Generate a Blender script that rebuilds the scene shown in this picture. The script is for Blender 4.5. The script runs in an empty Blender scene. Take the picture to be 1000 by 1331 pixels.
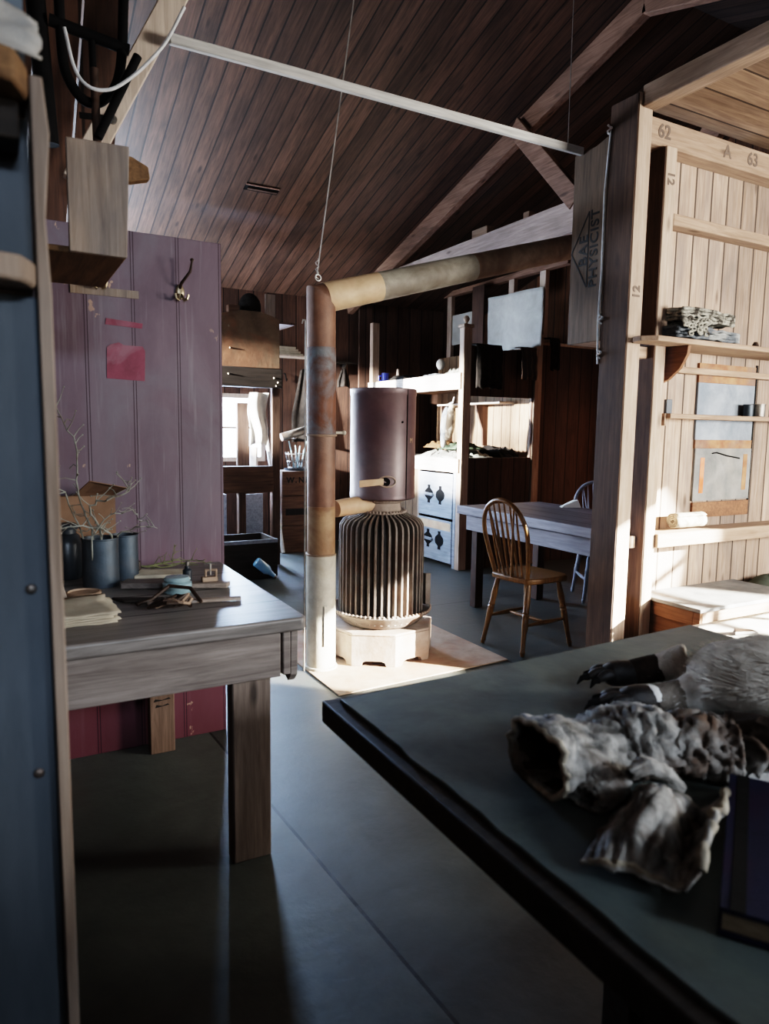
import bpy, bmesh, math, random
from mathutils import Vector, Matrix, noise
random.seed(7)
C = bpy.context.scene.collection
PI = math.pi

# ------------------------------------------------------------------ colours and materials
def lin(c):
    if isinstance(c, str):
        c = tuple(int(c[i:i+2], 16)/255 for i in (0, 2, 4))
    return tuple((v/12.92 if v <= .04045 else ((v+.055)/1.055)**2.4) for v in c) + (1.0,)

class NT:
    """small wrapper for building node trees"""
    def __init__(s, name):
        s.m = bpy.data.materials.new(name); s.m.use_nodes = True
        s.t = s.m.node_tree; s.t.nodes.clear()
        s.out = s.n('ShaderNodeOutputMaterial'); s.b = s.n('ShaderNodeBsdfPrincipled')
        s.l(s.b.outputs[0], s.out.inputs[0])
    def n(s, t, **k):
        x = s.t.nodes.new(t)
        for a, v in k.items(): setattr(x, a, v)
        return x
    def l(s, a, b): s.t.links.new(a, b)
    def val(s, sock, v):
        if hasattr(v, 'is_linked') or hasattr(v, 'links'): s.l(v, sock)
        else: sock.default_value = v
    def math(s, op, a, b=0.0, c=None):
        x = s.n('ShaderNodeMath', operation=op); s.val(x.inputs[0], a); s.val(x.inputs[1], b)
        if c is not None: s.val(x.inputs[2], c)
        return x.outputs[0]
    def mix(s, f, a, b, mode='MIX'):
        x = s.n('ShaderNodeMix', data_type='RGBA', blend_type=mode)
        s.val(x.inputs[0], f); s.val(x.inputs[6], a); s.val(x.inputs[7], b); return x.outputs[2]
    def coord(s, scale=(1, 1, 1), loc=(0, 0, 0), src='Object'):
        tc = s.n('ShaderNodeTexCoord'); mp = s.n('ShaderNodeMapping')
        mp.inputs['Scale'].default_value = scale; mp.inputs['Location'].default_value = loc
        s.l(tc.outputs[src], mp.inputs[0]); return mp.outputs[0]
    def noise(s, co, scale, detail=5, rough=.55, dist=0.0):
        x = s.n('ShaderNodeTexNoise'); s.l(co, x.inputs['Vector'])
        x.inputs['Scale'].default_value = scale; x.inputs['Detail'].default_value = detail
        x.inputs['Roughness'].default_value = rough; x.inputs['Distortion'].default_value = dist
        return x.outputs['Fac']
    def ramp(s, f, stops):
        x = s.n('ShaderNodeValToRGB'); e = x.color_ramp.elements
        while len(e) < len(stops): e.new(.5)
        for i, (p, c) in enumerate(stops): e[i].position = p; e[i].color = c
        s.l(f, x.inputs[0]); return x.outputs[0]
    def bump(s, h, strength=.3, dist=.01):
        x = s.n('ShaderNodeBump'); x.inputs['Strength'].default_value = strength; x.inputs['Distance'].default_value = dist
        s.l(h, x.inputs['Height']); s.l(x.outputs[0], s.b.inputs['Normal'])

W0, W1 = (0, 0, 0, 1), (1, 1, 1, 1)

def wood(name, c1, c2, axis='X', stain=None, stain_amt=.5, plank=None, rough=.75, knots=.0, var=.35, scale=1.0, seed=0.0, spec=.3, groove=.9, twin=False):
    """sawn timber: long grain along AXIS, blotches, knots, and boards of a given width when PLANK=(axis, width)"""
    t = NT(name); c1, c2 = lin(c1), lin(c2)
    st = lin(stain) if stain else tuple(v*.35 for v in c1[:3]) + (1,)
    g = {'X': (.9, 14, 14), 'Y': (14, .9, 14), 'Z': (14, 14, .9), 'S': (14, .8, 1.2)}[axis]
    k = {'X': (1.0, 3.2, 3.2), 'Y': (3.2, 1.0, 3.2), 'Z': (3.2, 3.2, 1.0), 'S': (3.2, .9, .9)}[axis]
    base = t.coord((scale,)*3, (seed, seed*.7, seed*1.3))
    src = base; rnd = None; gr = None
    if plank:
        sp = t.n('ShaderNodeSeparateXYZ'); t.l(t.coord(), sp.inputs[0])
        q = t.math('DIVIDE', sp.outputs['XYZ'.index(plank[0])], plank[1])
        idx = t.math('FLOOR', q); fr = t.math('FRACT', q)
        wn = t.n('ShaderNodeTexWhiteNoise', noise_dimensions='1D'); t.l(idx, wn.inputs['W']); rnd = wn.outputs['Value']
        off = t.n('ShaderNodeCombineXYZ'); o = t.math('MULTIPLY', rnd, 37.0)
        for i in range(3): t.l(o, off.inputs[i])
        ad = t.n('ShaderNodeVectorMath', operation='ADD'); t.l(base, ad.inputs[0]); t.l(off.outputs[0], ad.inputs[1]); src = ad.outputs[0]
        w = .006/plank[1]
        gr = t.math('MAXIMUM', t.math('LESS_THAN', fr, w), t.math('GREATER_THAN', fr, 1-w))
        if twin:
            g2 = t.math('MULTIPLY', t.math('GREATER_THAN', fr, 4.5*w), t.math('LESS_THAN', fr, 6.0*w)); gr = t.math('MAXIMUM', gr, g2)
    def scaled(v):
        x = t.n('ShaderNodeVectorMath', operation='MULTIPLY'); t.l(src, x.inputs[0]); x.inputs[1].default_value = v; return x.outputs[0]
    grain = t.noise(scaled(g), 4.0, 7, .62, .6)
    col = t.ramp(grain, [(.28, c2), (.72, c1)])
    blot = t.noise(scaled(k), 1.6, 5, .6, .4)
    f = t.ramp(blot, [(.42, W0), (.72, W1)])
    col = t.mix(t.math('MULTIPLY', f, stain_amt), col, st)
    if rnd is not None:
        d = t.math('MULTIPLY_ADD', rnd, var, 1-var*.62)
        cc = t.n('ShaderNodeCombineXYZ')
        for i in range(3): t.l(d, cc.inputs[i])
        col = t.mix(1.0, col, cc.outputs[0], 'MULTIPLY')
    if knots:
        vo = t.n('ShaderNodeTexVoronoi'); kv = tuple(v*1.0 for v in k); t.l(scaled(kv), vo.inputs['Vector']); vo.inputs['Scale'].default_value = 2.3
        kk = t.ramp(vo.outputs['Distance'], [(.05, W1), (.13, W0)])
        col = t.mix(t.math('MULTIPLY', kk, knots), col, tuple(v*.28 for v in c2[:3]) + (1,))
    h = t.math('MULTIPLY', grain, .35)
    if gr is not None:
        col = t.mix(t.math('MULTIPLY', gr, groove), col, tuple(v*.12 for v in c2[:3]) + (1,))
        h = t.math('SUBTRACT', h, gr)
    t.l(col, t.b.inputs['Base Color']); t.b.inputs['Roughness'].default_value = rough
    t.b.inputs['Specular IOR Level'].default_value = spec
    t.bump(h, .45, .006)
    return t.m

def mottle(name, c1, c2, c3=None, amt3=.6, scale=6.0, rough=.6, metal=0.0, stretch=(1, 1, 1), spec=.4, bump=.25, chips=None, chip_t=.68, rough2=None):
    """worn paint, rust, cloth, hide: layered noise colours with optional small chips"""
    t = NT(name); co = t.coord(stretch)
    a = t.noise(co, scale, 7, .62, .3)
    col = t.ramp(a, [(.32, lin(c1)), (.68, lin(c2))])
    if c3:
        b = t.noise(co, scale*.38, 5, .6, .8); f = t.ramp(b, [(.46, W0), (.62, W1)])
        col = t.mix(t.math('MULTIPLY', f, amt3), col, lin(c3))
    if chips:
        n = t.noise(co, scale*3.3, 3, .5, .2); n2 = t.noise(co, scale*.6, 3, .5)
        f = t.math('MULTIPLY', t.ramp(n, [(chip_t, W0), (chip_t+.03, W1)]), t.ramp(n2, [(.45, W0), (.55, W1)]))
        col = t.mix(f, col, lin(chips))
    t.l(col, t.b.inputs['Base Color']); t.b.inputs['Roughness'].default_value = rough
    if rough2:
        t.l(t.math('MULTIPLY_ADD', a, rough2-rough, rough), t.b.inputs['Roughness'])
    t.b.inputs['Metallic'].default_value = metal; t.b.inputs['Specular IOR Level'].default_value = spec
    if bump: t.bump(t.noise(co, scale*4, 6, .65), bump, .006)
    return t.m

def cloth(name, c1, c2, scale=30, weave=140, c3=None, rough=.95, stretch=(1, 1, 1)):
    t = NT(name); co = t.coord(stretch)
    a = t.noise(co, scale, 6, .65, .4); col = t.ramp(a, [(.3, lin(c1)), (.7, lin(c2))])
    if c3:
        b = t.noise(co, scale*.25, 4, .6, .5); col = t.mix(t.ramp(b, [(.5, W0), (.62, W1)]), col, lin(c3))
    t.l(col, t.b.inputs['Base Color']); t.b.inputs['Roughness'].default_value = rough; t.b.inputs['Specular IOR Level'].default_value = .12
    t.bump(t.noise(co, weave, 3, .6), .5, .004)
    return t.m

def emit(name, c, s):
    t = NT(name); e = t.n('ShaderNodeEmission'); e.inputs[0].default_value = lin(c); e.inputs[1].default_value = s
    t.l(e.outputs[0], t.out.inputs[0]); return t.m

def glass(name, c='ffffff', rough=.1, mixv=.35):
    t = NT(name); g = t.n('ShaderNodeBsdfTransparent'); g.inputs[0].default_value = lin(c)
    t.b.inputs['Base Color'].default_value = lin(c); t.b.inputs['Roughness'].default_value = rough
    x = t.n('ShaderNodeMixShader'); x.inputs[0].default_value = mixv
    t.l(g.outputs[0], x.inputs[1]); t.l(t.b.outputs[0], x.inputs[2]); t.l(x.outputs[0], t.out.inputs[0]); return t.m

# ------------------------------------------------------------------ geometry collector
class MB:
    def __init__(s): s.v = []; s.f = []
    def add(s, vs, fs):
        b = len(s.v); s.v += [tuple(v) for v in vs]; s.f += [tuple(b+i for i in f) for f in fs]; return s
    def box(s, x0, x1, y0, y1, z0, z1):
        return s.add([(x, y, z) for z in (z0, z1) for y in (y0, y1) for x in (x0, x1)],
                     [(0, 2, 3, 1), (4, 5, 7, 6), (0, 1, 5, 4), (2, 6, 7, 3), (0, 4, 6, 2), (1, 3, 7, 5)])
    def hexa(s, bottom, top):
        """eight corners: bottom ring of four, top ring of four"""
        return s.add(list(bottom)+list(top), [(3, 2, 1, 0), (4, 5, 6, 7), (0, 1, 5, 4), (1, 2, 6, 5), (2, 3, 7, 6), (3, 0, 4, 7)])
    def beam(s, p0, p1, w, h, up=(0, 0, 1)):
        """squared timber from p0 to p1, W across and H along UP"""
        p0, p1 = Vector(p0), Vector(p1); d = (p1-p0).normalized(); u = Vector(up)
        sd = d.cross(u).normalized(); u = sd.cross(d).normalized()
        a = [p + sd*w/2*i + u*h/2*j for p in (p0, p1) for i, j in ((-1, -1), (1, -1), (1, 1), (-1, 1))]
        return s.hexa(a[:4], a[4:])
    def tube(s, pts, r, n=12, cap=True, closed=False):
        """round bar along a polyline with mitred joints; R a number or one per point"""
        pts = [Vector(p) for p in pts]; m = len(pts); rs = r if isinstance(r, (list, tuple)) else [r]*m
        T = []
        for i in range(m):
            a = (pts[i]-pts[i-1]).normalized() if (i or closed) else None
            b = (pts[(i+1) % m]-pts[i]).normalized() if (i < m-1 or closed) else None
            T.append((a or b, b or a))
        d = T[0][1]; u = d.orthogonal().normalized(); rings = []
        for i in range(m):
            a, b = T[i]; t = (a+b); t = t.normalized() if t.length > 1e-6 else b
            if i: u = (u - a*u.dot(a)).normalized()
            w = a.cross(u).normalized() if i else b.cross(u).normalized(); ax = a if i else b
            ring = []
            for k in range(n):
                an = 2*PI*k/n; o = u*math.cos(an)*rs[i]+w*math.sin(an)*rs[i]
                den = ax.dot(t); sh = -o.dot(t)/den if abs(den) > .25 else 0
                ring.append(pts[i]+o+ax*sh)
            rings.append(ring); u = (u - b*u.dot(b)).normalized()
        vs = [v for r_ in rings for v in r_]
        fs = [(i*n+k, i*n+(k+1) % n, (i+1)*n+(k+1) % n, (i+1)*n+k) for i in range(m-1) for k in range(n)]
        if closed: fs += [((m-1)*n+k, (m-1)*n+(k+1) % n, (k+1) % n, k) for k in range(n)]
        elif cap: fs += [tuple(range(n))[::-1], tuple((m-1)*n+k for k in range(n))]
        return s.add(vs, fs)
    def turned(s, p0, p1, prof, n=14):
        """lathe-turned piece along p0..p1, PROF = [(t, radius)]"""
        p0, p1 = Vector(p0), Vector(p1); d = (p1-p0); u = d.orthogonal().normalized(); w = d.normalized().cross(u)
        vs = [p0+d*t+(u*math.cos(2*PI*k/n)+w*math.sin(2*PI*k/n))*r for t, r in prof for k in range(n)]; m = len(prof)
        fs = [(i*n+k, i*n+(k+1) % n, (i+1)*n+(k+1) % n, (i+1)*n+k) for i in range(m-1) for k in range(n)]
        fs += [tuple(range(n))[::-1], tuple((m-1)*n+k for k in range(n))]
        return s.add(vs, fs)
    def lathe(s, c, prof, n=32, a0=0.0, cap=False):
        """prof = [(radius, z)] about the vertical through c"""
        m = len(prof)
        vs = [(c[0]+r*math.cos(a0+2*PI*k/n), c[1]+r*math.sin(a0+2*PI*k/n), c[2]+z) for r, z in prof for k in range(n)]
        fs = [(i*n+k, i*n+(k+1) % n, (i+1)*n+(k+1) % n, (i+1)*n+k) for i in range(m-1) for k in range(n)]
        if cap: fs += [tuple(range(n))[::-1], tuple((m-1)*n+k for k in range(n))]
        return s.add(vs, fs)
    def prism(s, poly, axis, a, b):
        """2-D outline extruded along AXIS between a and b"""
        def P(u, v, w): return {'X': (w, u, v), 'Y': (u, w, v), 'Z': (u, v, w)}[axis]
        n = len(poly)
        vs = [P(u, v, a) for u, v in poly]+[P(u, v, b) for u, v in poly]
        return s.add(vs, [tuple(range(n))[::-1], tuple(n+i for i in range(n))]+[(i, (i+1) % n, n+(i+1) % n, n+i) for i in range(n)])
    def ball(s, c, r, n=12, sq=(1, 1, 1)):
        vs = [(c[0], c[1], c[2]-r*sq[2])]; m = n//2
        for i in range(1, m):
            a = -PI/2+PI*i/m
            vs += [(c[0]+r*sq[0]*math.cos(a)*math.cos(2*PI*k/n), c[1]+r*sq[1]*math.cos(a)*math.sin(2*PI*k/n), c[2]+r*sq[2]*math.sin(a)) for k in range(n)]
        vs.append((c[0], c[1], c[2]+r*sq[2])); L = len(vs)-1
        fs = [(0, 1+(k+1) % n, 1+k) for k in range(n)]
        for i in range(m-2): fs += [(1+i*n+k, 1+i*n+(k+1) % n, 1+(i+1)*n+(k+1) % n, 1+(i+1)*n+k) for k in range(n)]
        fs += [(L, 1+(m-2)*n+k, 1+(m-2)*n+(k+1) % n) for k in range(n)]
        return s.add(vs, fs)
    def grid(s, fn, nu, nv):
        """surface fn(u, v) over the unit square"""
        vs = [fn(i/nu, j/nv) for i in range(nu+1) for j in range(nv+1)]
        return s.add(vs, [(i*(nv+1)+j, (i+1)*(nv+1)+j, (i+1)*(nv+1)+j+1, i*(nv+1)+j+1) for i in range(nu) for j in range(nv)])
    def bounds(s):
        return [(min(v[i] for v in s.v), max(v[i] for v in s.v)) for i in range(3)]

def spline(pts, k=6):
    """Catmull-Rom curve through the points"""
    P_ = [Vector(p) for p in pts]; P_ = [P_[0]*2-P_[1]]+P_+[P_[-1]*2-P_[-2]]; out = []
    for i in range(1, len(P_)-2):
        a, b, c, d = P_[i-1:i+3]
        for q in range(k):
            t = q/k; out.append(((b*2)+(c-a)*t+(a*2-b*5+c*4-d)*t*t+(b*3-a-c*3+d)*t**3)*.5)
    return out+[P_[-2]]

def nz(x, y, z=0.0, f=1.0): return noise.noise(Vector((x*f, y*f, z*f)))

def origin_of(o):
    p = Vector(o.get('_o', (0, 0, 0))); return p

def mesh(name, mb, mat, parent=None, bevel=0.0, solid=0.0, sub=0, smooth=True, angle=38, local=False, seg=2, jitter=0.0):
    """link MB as ONE mesh object; coordinates are the room's unless LOCAL"""
    if parent is None:
        b = mb.bounds(); org = Vector(((b[0][0]+b[0][1])/2, (b[1][0]+b[1][1])/2, b[2][0]))
    else:
        org = Vector((0, 0, 0)) if local else origin_of(parent)
    me = bpy.data.meshes.new(name)
    me.from_pydata([tuple(Vector(v)-org) for v in mb.v], [], mb.f)
    bm = bmesh.new(); bm.from_mesh(me); bmesh.ops.remove_doubles(bm, verts=bm.verts, dist=1e-6)
    bmesh.ops.recalc_face_normals(bm, faces=bm.faces); bm.to_mesh(me); bm.free()
    me.materials.append(mat)
    if smooth:
        me.shade_smooth(); me.set_sharp_from_angle(angle=math.radians(angle))
    o = bpy.data.objects.new(name, me); C.objects.link(o)
    if parent is None: o.location = org
    else: o.parent = parent
    o['_o'] = tuple(org)
    if solid: m = o.modifiers.new('thickness', 'SOLIDIFY'); m.thickness = solid; m.offset = 0
    if sub: m = o.modifiers.new('smooth', 'SUBSURF'); m.levels = sub; m.render_levels = sub
    if bevel:
        m = o.modifiers.new('edges', 'BEVEL'); m.width = bevel; m.segments = seg; m.limit_method = 'ANGLE'; m.angle_limit = math.radians(40)
        m.harden_normals = False
    return o

def tag(o, label=None, cat=None, group=None, kind=None):
    if label: o['label'] = label
    if cat: o['category'] = cat
    if group: o['group'] = group
    if kind: o['kind'] = kind
    return o

def thing(name, label, cat, loc, rz=0.0, group=None):
    o = bpy.data.objects.new(name, None); C.objects.link(o); o.empty_display_size = .1
    o.location = loc; o.rotation_euler = (0, 0, rz); o['_o'] = tuple(loc)
    return tag(o, label, cat, group)

def struct(name, mb, mat, label=None, **k):
    return tag(mesh(name, mb, mat, **k), label, None, None, 'structure')

def text(name, body, mat, parent, loc, size, xdir, ydir, ext=.0006, bold=.0, spacing=1.0):
    """flat lettering lying on a surface; XDIR reading direction, YDIR up of the letters (room axes)"""
    cu = bpy.data.curves.new(name, 'FONT'); cu.body = body; cu.size = size; cu.extrude = ext; cu.offset = bold
    cu.space_character = spacing; cu.align_x = 'CENTER'; cu.align_y = 'CENTER'
    tmp = bpy.data.objects.new(name+'_curve', cu); C.objects.link(tmp)
    dg = bpy.context.evaluated_depsgraph_get(); me = bpy.data.meshes.new_from_object(tmp.evaluated_get(dg))
    bpy.data.objects.remove(tmp); bpy.data.curves.remove(cu)
    x, y = Vector(xdir).normalized(), Vector(ydir).normalized(); z = x.cross(y)
    M = Matrix(((x.x, y.x, z.x), (x.y, y.y, z.y), (x.z, y.z, z.z))).to_4x4()
    M.translation = Vector(loc)-origin_of(parent)
    me.transform(M); me.materials.clear(); me.materials.append(mat)
    o = bpy.data.objects.new(name, me); C.objects.link(o); o.parent = parent; o['_o'] = tuple(origin_of(parent))
    return o

# ------------------------------------------------------------------ materials
M = {}
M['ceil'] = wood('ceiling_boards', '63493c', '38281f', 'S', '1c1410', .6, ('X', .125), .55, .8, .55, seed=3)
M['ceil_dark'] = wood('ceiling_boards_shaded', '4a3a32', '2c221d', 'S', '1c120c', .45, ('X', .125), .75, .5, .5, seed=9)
M['wall'] = wood('wall_boards', '63493c', '41312a', 'Z', '261c17', .5, ('X', .17), .75, .5, .5, seed=5)
M['wall_y'] = wood('wall_boards_side', '7a5238', '4a3020', 'Z', '2a1a10', .5, ('Y', .17), .75, .5, .5, seed=6)
M['pale'] = wood('pale_partition_boards', 'bda797', '8f7766', 'Z', '6c6664', .72, ('X', .135), .8, .7, .55, seed=12)
M['pale_z'] = wood('pale_timber_upright', 'bda999', '95806f', 'Z', '6b5a4e', .5, None, .8, .6, seed=21)
M['pale_x'] = wood('pale_timber_rail', 'ad9684', '846c5b', 'X', '5d4c41', .5, None, .8, .6, seed=22)
M['pale_y'] = wood('pale_timber_beam', '9c8573', '715c4c', 'Y', '4e3f33', .5, None, .8, .6, seed=23)
M['brown_z'] = wood('brown_timber_upright', '5f4a3d', '3b2c24', 'Z', '251b16', .55, None, .8, .5, seed=31)
M['truss'] = wood('truss_timber', '8a6a58', '5d4436', 'Y', '35261e', .5, None, .8, .6, seed=33)
M['tie'] = wood('tie_beam_timber', 'a99488', '7d6a60', 'Y', '4b3d36', .5, None, .8, .7, seed=35)
M['white_beam'] = wood('white_timber', 'd2c4b6', 'a8988a', 'Z', '8b7a6c', .4, None, .85, .4, seed=41)
M['white_rod'] = wood('whitened_batten', 'd8d6d2', 'a8a6a4', 'X', '86827e', .4, None, .8, .2, seed=43)
M['bunk'] = wood('dark_bunk_boards', '584034', '382720', 'Z', '211712', .5, ('X', .16), .72, .4, .4, seed=51)
M['bunk_y'] = wood('bunk_back_boards', '9a8068', '6c523e', 'Z', '3a2a1e', .5, ('Y', .15), .8, .5, .4, seed=52)
M['bunk_rail'] = wood('pale_bunk_rail', 'd0c4b8', 'a3958a', 'Y', '807268', .4, None, .75, .3, seed=53)
M['bunk_post'] = wood('bunk_post_timber', 'b09a88', '85705f', 'Z', '5a4639', .4, None, .75, .3, seed=54)
M['drawer'] = wood('grey_painted_drawer', '9aa0aa', '70767f', 'Y', '585a60', .5, None, .6, .2, seed=55)
M['desk'] = wood('worn_grey_desk_top', '8e8883', '5c5652', 'X', '3a3532', .55, ('Y', .26), .42, .3, .25, seed=61, spec=.5)
M['desk_x'] = wood('worn_grey_desk_apron', '877e78', '5a514c', 'X', '38302c', .55, None, .6, .9, seed=62)
M['desk_z'] = wood('worn_grey_desk_leg', '84766c', '564a42', 'Z', '3a2e28', .55, None, .65, .8, seed=63)
M['leg_brown'] = wood('raw_brown_leg', '7a6455', '544338', 'Z', '382b23', .5, None, .75, .7, seed=64)
M['box'] = wood('weathered_box_wood', '9a8a7c', '6d5d50', 'Z', '4b4f55', .7, None, .75, .6, seed=71)
M['box_in'] = wood('brown_box_base', '7a5e42', '4e3a28', 'Y', '33261a', .5, None, .8, .4, seed=72)
M['bae'] = wood('case_wood', '695849', '483a2f', 'Z', '30261f', .5, None, .8, .5, seed=73)
M['crate'] = wood('crate_wood', '6c5242', '46352b', 'X', '30221a', .5, None, .8, .4, seed=74)
M['seatwood'] = wood('orange_brown_seat_side', '8a6248', '604231', 'Y', '432d22', .5, None, .7, .4, seed=75)
M['table_wood'] = wood('greyed_table_boards', '7d7a80', '55535a', 'Y', '3a383c', .5, ('X', .2), .5, .3, .3, seed=76)
M['table_edge'] = wood('greyed_table_edge', '8a8890', '62606a', 'Y', '4a4348', .5, None, .55, .3, seed=77)
M['bent'] = wood('varnished_chair_wood', '8a6234', '50361c', 'Z', '2e1d10', .4, None, .38, .1, seed=81, spec=.5, scale=2)
M['bent_grey'] = wood('greyed_chair_wood', '8f8f98', '63636c', 'Z', '46464c', .4, None, .5, .1, seed=82, scale=2)
M['stick'] = wood('split_wood', 'a5968a', '75685e', 'X', '4d443c', .5, None, .8, .2, seed=83, scale=2)
M['panel'] = None
M['lino'] = mottle('slate_green_lino', '555d5c', '3f4646', '636a62', .5, 7, .55, spec=.35, bump=.2, chips='80847a', chip_t=.74)
M['under'] = wood('dark_table_underboard', '3c342e', '231e1a', 'X', '15110f', .5, None, .7, .3, seed=84)
M['blue'] = mottle('worn_blue_grey_paint', '555c63', '42494f', '373d43', .6, 3.5, .55, stretch=(2, 2, .5), bump=.2, chips='8c98a0', chip_t=.72)
M['iron'] = mottle('dusty_cast_iron', '80766e', '584f49', '6d5548', .6, 9, .75, metal=.15, spec=.4, bump=.5)
M['iron_pale'] = mottle('dusty_stove_base', 'a3958a', '807064', '8c6a54', .5, 8, .85, bump=.4)
M['drum'] = mottle('maroon_enamelled_sheet', '5f4848', '4a393c', '70625e', .45, 5, .38, metal=.2, spec=.6, bump=.15, rough2=.5)
M['rust'] = mottle('rusted_pipe', '6e4836', '4f3224', '6d7478', .8, 9, .7, metal=.2, spec=.4, bump=.6)
M['rust2'] = mottle('brown_pipe', '7a5a48', '5c4033', '6a5c54', .5, 7, .6, metal=.2, spec=.4, bump=.4)
M['rust3'] = mottle('ochre_pipe', '8c6a4c', '6a4a34', 'a08a6c', .6, 7, .65, metal=.1, bump=.4)
M['galv'] = mottle('whitened_galvanised_pipe', 'bdb8ac', '979286', 'a89a80', .5, 8, .65, metal=.1, bump=.3)
M['buff'] = mottle('buff_pipe', 'c6ab8c', 'a68b6c', 'b07a62', .3, 6, .6, bump=.2)
M['greypipe'] = mottle('grey_stained_pipe', 'a09a8c', '7a7468', '5a4c40', .6, 7, .6, bump=.3)
M['tanpipe'] = mottle('tan_rust_pipe', '9a8470', '75604e', '5e4434', .6, 8, .65, bump=.4)
M['black'] = mottle('black_iron_and_shade', '121111', '0a0909', None, 0, 12, .85, spec=.15, bump=.3)  # black iron; also stands in for shade in holes and gaps
M['steel'] = mottle('old_steel', '8a8680', '5e5a56', '6a4a38', .5, 14, .45, metal=.7, bump=.2)
M['wire'] = mottle('bright_wire', 'b8b4ae', '8d8984', None, 0, 20, .4, metal=.5, bump=0)
M['whitewire'] = mottle('white_cable', 'd8d8d8', 'b0b0b0', None, 0, 20, .6, bump=0)
M['hearth'] = mottle('rusty_hearth_sheet', 'b09a86', '8d7664', '9a6a50', .5, 6, .8, bump=.3)
M['canmetal'] = mottle('grey_blue_tin', '4a545c', '333b42', '5d5048', .4, 8, .5, metal=.5, bump=.2)
M['darkjar'] = mottle('dark_stoneware', '2c3238', '1e2327', None, 0, 6, .35, spec=.6, bump=.1)
M['jarglass'] = mottle('greenish_glass', '8fa4a8', '6c8488', None, 0, 6, .12, spec=.8, bump=0)
M['twig'] = mottle('dry_lichen_twig', '8f918a', '65645a', '5a4836', .5, 20, .9, bump=.4)
M['twig_dark'] = mottle('dry_moss_sprig', '6a6c50', '44482f', '7a744a', .5, 20, .9, bump=.4)
M['card'] = mottle('brown_cardboard', '7d6350', '604a3a', None, 0, 5, .85, bump=.2)
M['paper'] = mottle('yellowed_paper', 'b3aa98', '938a7a', '7c705e', .4, 6, .9, bump=.2)
M['whitepaper'] = mottle('white_paper', 'e6e4e0', 'd0cecb', None, 0, 6, .8, bump=.1)
M['leather'] = mottle('dark_leather', '33241a', '20160f', '4d3524', .4, 14, .55, bump=.4)
M['bookblue'] = cloth('dark_blue_book_cloth', '1c1f38', '14162a', 30, 400, '221a30', rough=.6)
M['bookedge'] = mottle('book_page_edge', 'b0a48e', '857a66', None, 0, 60, .9, stretch=(1, 1, 20), bump=.2)
M['hide'] = cloth('scraped_reindeer_hide', 'b2afaa', '38342f', 24, 160, '594a40', rough=.85, stretch=(1, 1, 1))
M['hide_dark'] = cloth('brown_hide_lining', '40342b', '251d17', 20, 120, rough=.9)
M['fur'] = cloth('grey_white_feathers', 'c8c2b9', '8a837a', 9, 90, 'f0eeea', rough=.9)
M['fur_warm'] = cloth('warm_grey_down', 'a39a8e', '7c746a', 14, 90, rough=.9)
M['shank'] = cloth('dark_brown_leg_feathers', '3c3028', '1f1914', 22, 130)
M['shank_grey'] = cloth('grey_brown_leg_feathers', '8d867e', '4a4038', 22, 130)
M['foot'] = mottle('dried_black_foot', '242020', '141212', '3a3028', .4, 20, .5, bump=.6)
M['wool_grey'] = cloth('grey_wool', '70757a', '484d52', 25, 160, '8d8f8e')
M['wool_green'] = cloth('dull_green_wool', '4f5a48', '343c30', 25, 160)
M['wool_dark'] = cloth('dark_wool', '2b2724', '171514', 20, 150)
M['wool_pale'] = cloth('pale_speckled_wool', 'a8a69c', '6a6862', 60, 200, '3a3632')
M['wool_brown'] = cloth('brown_wool', '6a5038', '453222', 25, 150)
M['sock'] = cloth('cream_wool_sock', 'b8b0a0', '6f675c', 22, 160, '3c342c')
M['canvas'] = cloth('grey_canvas', 'a8a49e', '8a8680', 4, 260, '96908a')
M['blanket'] = cloth('pale_blanket', 'd6d3cc', 'b0aca4', 8, 200)
M['cupblue'] = mottle('blue_enamel', '3a48b0', '2c3690', None, 0, 5, .25, spec=.7, bump=0)
M['ink'] = mottle('black_stencil_paint', '12100e', '1c1815', None, 0, 30, .8, bump=0)
M['ink_soft'] = mottle('faded_stencil_paint', '5d5048', '6f6055', None, 0, 30, .8, bump=0)
M['zinc'] = mottle('blue_grey_zinc_sheet', '8a929a', '666e78', '54606c', .6, 6, .5, metal=.3, bump=.2)
M['rustband'] = mottle('rust_stained_strip', 'a07a58', '7a4a34', '5c5a5c', .5, 8, .75, bump=.3)
M['orange'] = mottle('orange_paint', 'd0683c', 'b85a34', 'd8a890', .3, 12, .7, bump=0)
M['pink'] = mottle('faded_red_paint', '7c4050', '6a3543', '8e7a82', .35, 16, .7, bump=0)
M['hookmetal'] = mottle('worn_brass_hook', 'b8a88c', '6e6250', None, 0, 30, .35, metal=.8, bump=0)
M['bottleblue'] = mottle('pale_blue_glass', '8fc0e0', '6aa0c8', None, 0, 8, .1, spec=.9, bump=0)
M['dust'] = mottle('dusty_grey_board', '8a8a88', '5d5f60', '9a948a', .4, 5, .8, bump=.2)
M['cushion'] = cloth('dark_green_cushion', '5a625a', '434a44', 12, 150)
M['brick'] = M['tanpipe']

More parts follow.
